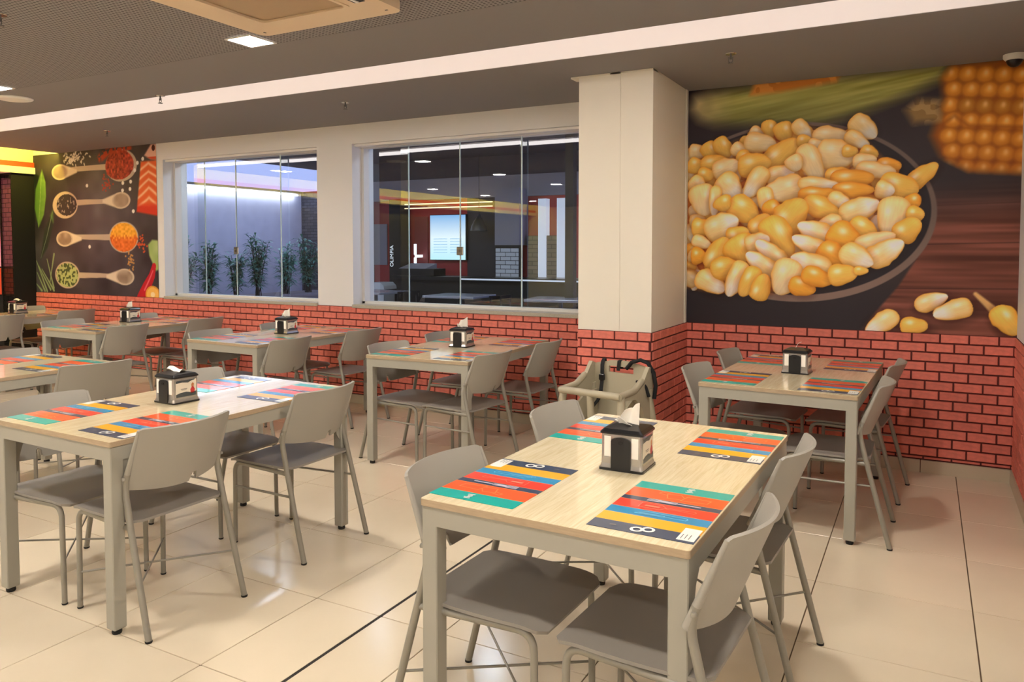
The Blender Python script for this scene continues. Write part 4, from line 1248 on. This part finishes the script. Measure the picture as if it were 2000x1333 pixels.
# ---- napkin dispensers
M['lab_cream'] = mat('label_cream', srgb(232, 222, 204), .4)
M['lab_grey'] = mat('label_grey', srgb(64, 70, 74), .4)
M['lab_red'] = mat('label_red', srgb(206, 60, 62), .4)
M['lab_tan'] = mat('label_tan', srgb(206, 140, 96), .4)
def make_dispenser():
    d = bpy.data.objects.new('napkin_dispenser', None); COL.objects.link(d)
    hx, hy = .070, .066
    build('base', MB().prism(rrect(hx + .006, hy + .006, .008), 'z', 0, .008), M['black'], d)
    # shell flares at the bottom
    def ring(f, z): return [(p[0] * f, p[1] * f, z) for p in rrect(hx, hy, .008)]
    levels = [ring(1.05, .008), ring(1.0, .022), ring(.985, .06), ring(.985, .118), ring(.97, .122)]
    n = len(levels[0]); vs = [p for r in levels for p in r]
    fs = [(k * n + i, k * n + (i + 1) % n, (k + 1) * n + (i + 1) % n, (k + 1) * n + i) for k in range(4) for i in range(n)] + [tuple(range(4 * n, 5 * n))]
    body = build('shell', MB().add(vs, fs, 0, False), M['clear'], d)
    for s in (-1, 1):   # napkin stack seen through the ends
        for t in (-1, 1):
            x0, x1 = sorted((t * .035, t * .058)); y0, y1 = sorted((s * (hy * .985), s * (hy * .985 + .0012)))
            build('napkin_edge', MB().box(x0, x1, y0, y1, .045, .112), M['paper'], body)
    # arched front panel on both ends
    for s in (-1, 1):
        pts = [(-.033, .004), (.033, .004), (.033, .098)] + [(.033 * math.cos(R(180 * k / 8)), .098 + .014 * math.sin(R(180 * k / 8))) for k in range(1, 8)] + [(-.033, .098)]
        y0, y1 = sorted((s * (hy - .002), s * (hy + .007)))
        f = build('front_panel', MB().prism(pts, 'y', y0, y1), M['black'], d)
        build('thumb_recess', MB().prism([(.009 * math.cos(R(30 * k)), .094 + .006 * math.sin(R(30 * k))) for k in range(12)], 'y', *sorted((s * (hy + .007), s * (hy + .0085)))), M['rubber'], f)
    # printed cards on the long sides
    for s in (-1, 1):
        xa = s * (hx * .985 + .0006)
        card = build('card', MB().prism([(-.054, .03), (.054, .03), (.054, .108), (-.054, .108)], 'x', *sorted((xa, xa + s * .0008))), M['lab_cream'], d)
        xb = xa + s * .0010
        q = lambda pts, m, nm: build(nm, MB().prism(pts if s > 0 else [(-p[0], p[1]) for p in pts], 'x', *sorted((xb, xb + s * .0003))), m, card)
        q([(-.054, .096), (-.02, .098), (.01, .094), (.03, .102), (.046, .104), (.046, .108), (-.054, .108)], M['lab_grey'], 'print_wave')
        q([(-.054, .03), (.054, .03), (.054, .05), (.03, .046), (0, .052), (-.03, .05), (-.054, .044)], M['lab_grey'], 'print_wave')
        q([(.024, .042), (.044, .042), (.046, .06), (.038, .074), (.03, .072), (.022, .06)], M['lab_red'], 'print_figure')
        q([(.028, .072), (.040, .072), (.042, .086), (.034, .092), (.027, .084)], M['lab_tan'], 'print_figure')
        q([(-.028, .066), (.006, .066), (.006, .068), (-.028, .068)], M['lab_grey'], 'print_line')
        q([(-.024, .061), (.002, .061), (.002, .063), (-.024, .063)], M['lab_grey'], 'print_line')
    # hipped lid
    A = [(*p, .120) for p in rrect(hx + .004, hy + .004, .010)]; B = [(*p, .126) for p in rrect(hx + .004, hy + .004, .010)]
    C = [(p[0] * .86, p[1] * .86, .136) for p in B]; D = [(p[0] * .50, p[1] * .12, .147) for p in B]
    n = len(A); vs = A + B + C + D
    fs = [(k * n + i, k * n + (i + 1) % n, (k + 1) * n + (i + 1) % n, (k + 1) * n + i) for k in range(3) for i in range(n)] + [tuple(range(3 * n, 4 * n)), tuple(range(n - 1, -1, -1))]
    lid = build('lid', MB().add(vs, fs), M['black'], d)
    build('slot_edge', MB().box(-.034, .034, -.004, .004, .1468, .148), M['chrome'], lid)
    return d
def tissue(kind, seed):
    r = random.Random(seed)
    mb = MB()
    if kind == 'tall':      # pulled-up folded corner
        def f(u, v):
            w = .043 * (1 - .35 * v)
            x = (u - .5) * 2 * w + .018 * v + .004 * math.sin(6 * u + seed)
            y = .010 * math.sin(5 * u + seed) * (1 - .3 * v) - .006 * v
            z = .140 + .078 * v * (.62 + .38 * u) + .003 * math.sin(9 * u)
            return (x, y, z)
        mb.grid(f, 12, 8, .0012)
        mb.grid(lambda u, v: ((u - .5) * .05 - .002, -.012 - .012 * v + .004 * math.sin(7 * u), .143 + .028 * v * (1 - u)), 8, 5, .0012)
    elif kind == 'curl':
        mb.grid(lambda u, v: (-.008 + .03 * v, (u - .5) * .012, .146 + .04 * v + (.008 * math.sin(4 * v))), 3, 8, .0015)
    else:                   # low flat fold
        mb.grid(lambda u, v: ((u - .5) * .10, (v - .5) * .035, .148 + .012 * math.sin(v * 3.1) + .006 * math.sin(u * 5 + seed)), 10, 6, .0015)
    return mb
dp = make_dispenser()
first = True
for k, px, py, kind, d in (('T1', -.863, 2.405, 'tall', 'foreground table'), ('T2', -3.125, 2.425, 'fold', 'mid-left table'), ('T3', -.655, 4.72, 'curl', 'table below the corn mural'),
                           ('T4', -3.02, 4.80, 'tall', 'wall table left of the column'), ('T5', -4.81, 4.83, 'tall', 'wall table between the windows'),
                           ('T6', -6.93, 4.86, 'tall', 'wall table below the left window'), ('T7', -8.93, 4.89, 'fold', 'wall table at the spice mural')):
    o = dp if first else copy_tree(dp)
    first = False
    o.location = (px, py, TH + .0004); o.rotation_euler = (0, 0, roots[k][2] + rnd.uniform(-.05, .05))
    tag(o, 'black and chrome napkin dispenser on the ' + d, 'napkin dispenser', 'napkin dispensers')
kinds = ['tall', 'fold', 'curl', 'tall', 'tall', 'tall', 'fold']
for i, o in enumerate(sorted([o for o in COL.objects if o.name.startswith('napkin_dispenser')], key=lambda q: q.name)):
    build('napkin', tissue(kinds[i], i), M['paper'], o)

# ---- high chair in front of the column
hc = thing('high_chair', 'beige plastic baby high chair with black straps by the column', 'high chair', (-1.745, 4.46, 0), R(-10))
def slab(name, pts, axis, a, b, m='beige', parent=hc): return build(name, MB().prism(pts, axis, a, b), M[m], parent)
for s in (-1, 1):
    for f in (-1, 1):
        build('leg', MB().tube([(s * .265, f * .25, 0), (s * .225, f * .20, .35), (s * .205, f * .165, .60)], [.026, .026, .024], 8), M['beige'], hc)
    build('floor_rail', MB().tube([(s * .262, -.25, .05), (s * .262, .25, .05)], .016, 8), M['beige'], hc)
    # side wall sloping from the back down to the arm
    x0, x1 = sorted((s * .195, s * .222))
    slab('side_panel', [(.20, .36), (.20, .72), (.15, .74), (.08, .66), (-.02, .625), (-.19, .615), (-.19, .575), (-.02, .56), (.06, .50), (.10, .40)], 'x', x0, x1)
    build('arm_rail', MB().tube([(s * .209, -.20, .600), (s * .209, -.02, .612), (s * .209, .08, .66)], .021, 8), M['beige'], hc)
    slab('bucket_side', [(-.17, .36), (.17, .36), (.17, .56), (.02, .55), (-.10, .48)], 'x', *sorted((s * .165, s * .18)))
build('front_bar', MB().tube([(-.215, -.19, .600), (.215, -.19, .600)], .022, 10), M['beige'], hc)
build('crotch_post', MB().tube([(0, -.185, .59), (0, -.17, .44), (0, -.15, .37)], [.022, .024, .024], 10), M['beige'], hc)
build('seat', MB().grid(lambda u, v: ((u - .5) * .36, -.20 + .36 * v, .365 - .02 * math.sin(v * 3.1) + .02 * abs(u - .5)), 8, 8, .014), M['beige'], hc)
build('footboard', MB().grid(lambda u, v: ((u - .5) * (.34 + .06 * (1 - v)), -.235 + .03 * v, .26 + .11 * v), 6, 4, .014), M['beige'], hc)
def hback(part):
    # back shell with a handle slot, in four pieces around the slot
    mb = MB()
    def P(x, z): return (x, .185 + .02 * (z - .4) - .02 * (1 - (x / .2) ** 2) * 0, z)
    def patch(x0, x1, z0, z1, crown=0):
        mb.grid(lambda u, v: P(x0 + (x1 - x0) * u, z0 + (z1 + (crown * (1 - ((x0 + (x1 - x0) * u) / .2) ** 2)) - z0) * v), 10, 6, .018)
    patch(-.20, .20, .36, .675)
    patch(-.20, -.09, .675, .722, .03); patch(.09, .20, .675, .722, .03)
    patch(-.09, .09, .715, .725, .03)
    return mb
build('back_shell', hback(0), M['beige'], hc)
def strap(name, pts, w=.022):
    mb = MB()
    P = [Vector(p) for p in pts]
    def f(u, v):
        t = v * (len(P) - 1); i = min(int(t), len(P) - 2); q = P[i].lerp(P[i + 1], t - i)
        return (q.x + (u - .5) * w, q.y, q.z)
    mb.grid(f, 2, 14, .003)
    return build(name, mb, M['strap'], hc)
strap('strap', [(-.13, .21, .70), (-.13, .195, .762), (-.13, .165, .735), (-.128, .16, .62), (-.125, .14, .55), (-.12, .10, .50)], .026)
strap('strap', [(-.01, .205, .70), (-.01, .20, .757), (-.01, .175, .752), (-.015, .172, .69)], .024)
build('strap', MB().tube([(.05, .165, .71), (.09, .16, .755), (.15, .165, .775), (.20, .17, .76), (.235, .18, .70), (.25, .18, .62), (.245, .17, .54)], .013, 6), M['strap'], hc)
build('strap', MB().tube([(.16, .10, .648), (.20, .09, .655), (.225, .10, .62), (.235, .12, .56)], .010, 6), M['strap'], hc)
build('strap', MB().tube([(-.12, .10, .50), (-.14, .03, .44), (-.10, -.02, .40), (-.02, -.03, .39)], .010, 6), M['strap'], hc)
build('buckle', MB().bbox(-.148, -.108, .148, .166, .62, .66, .004), M['black'], hc)
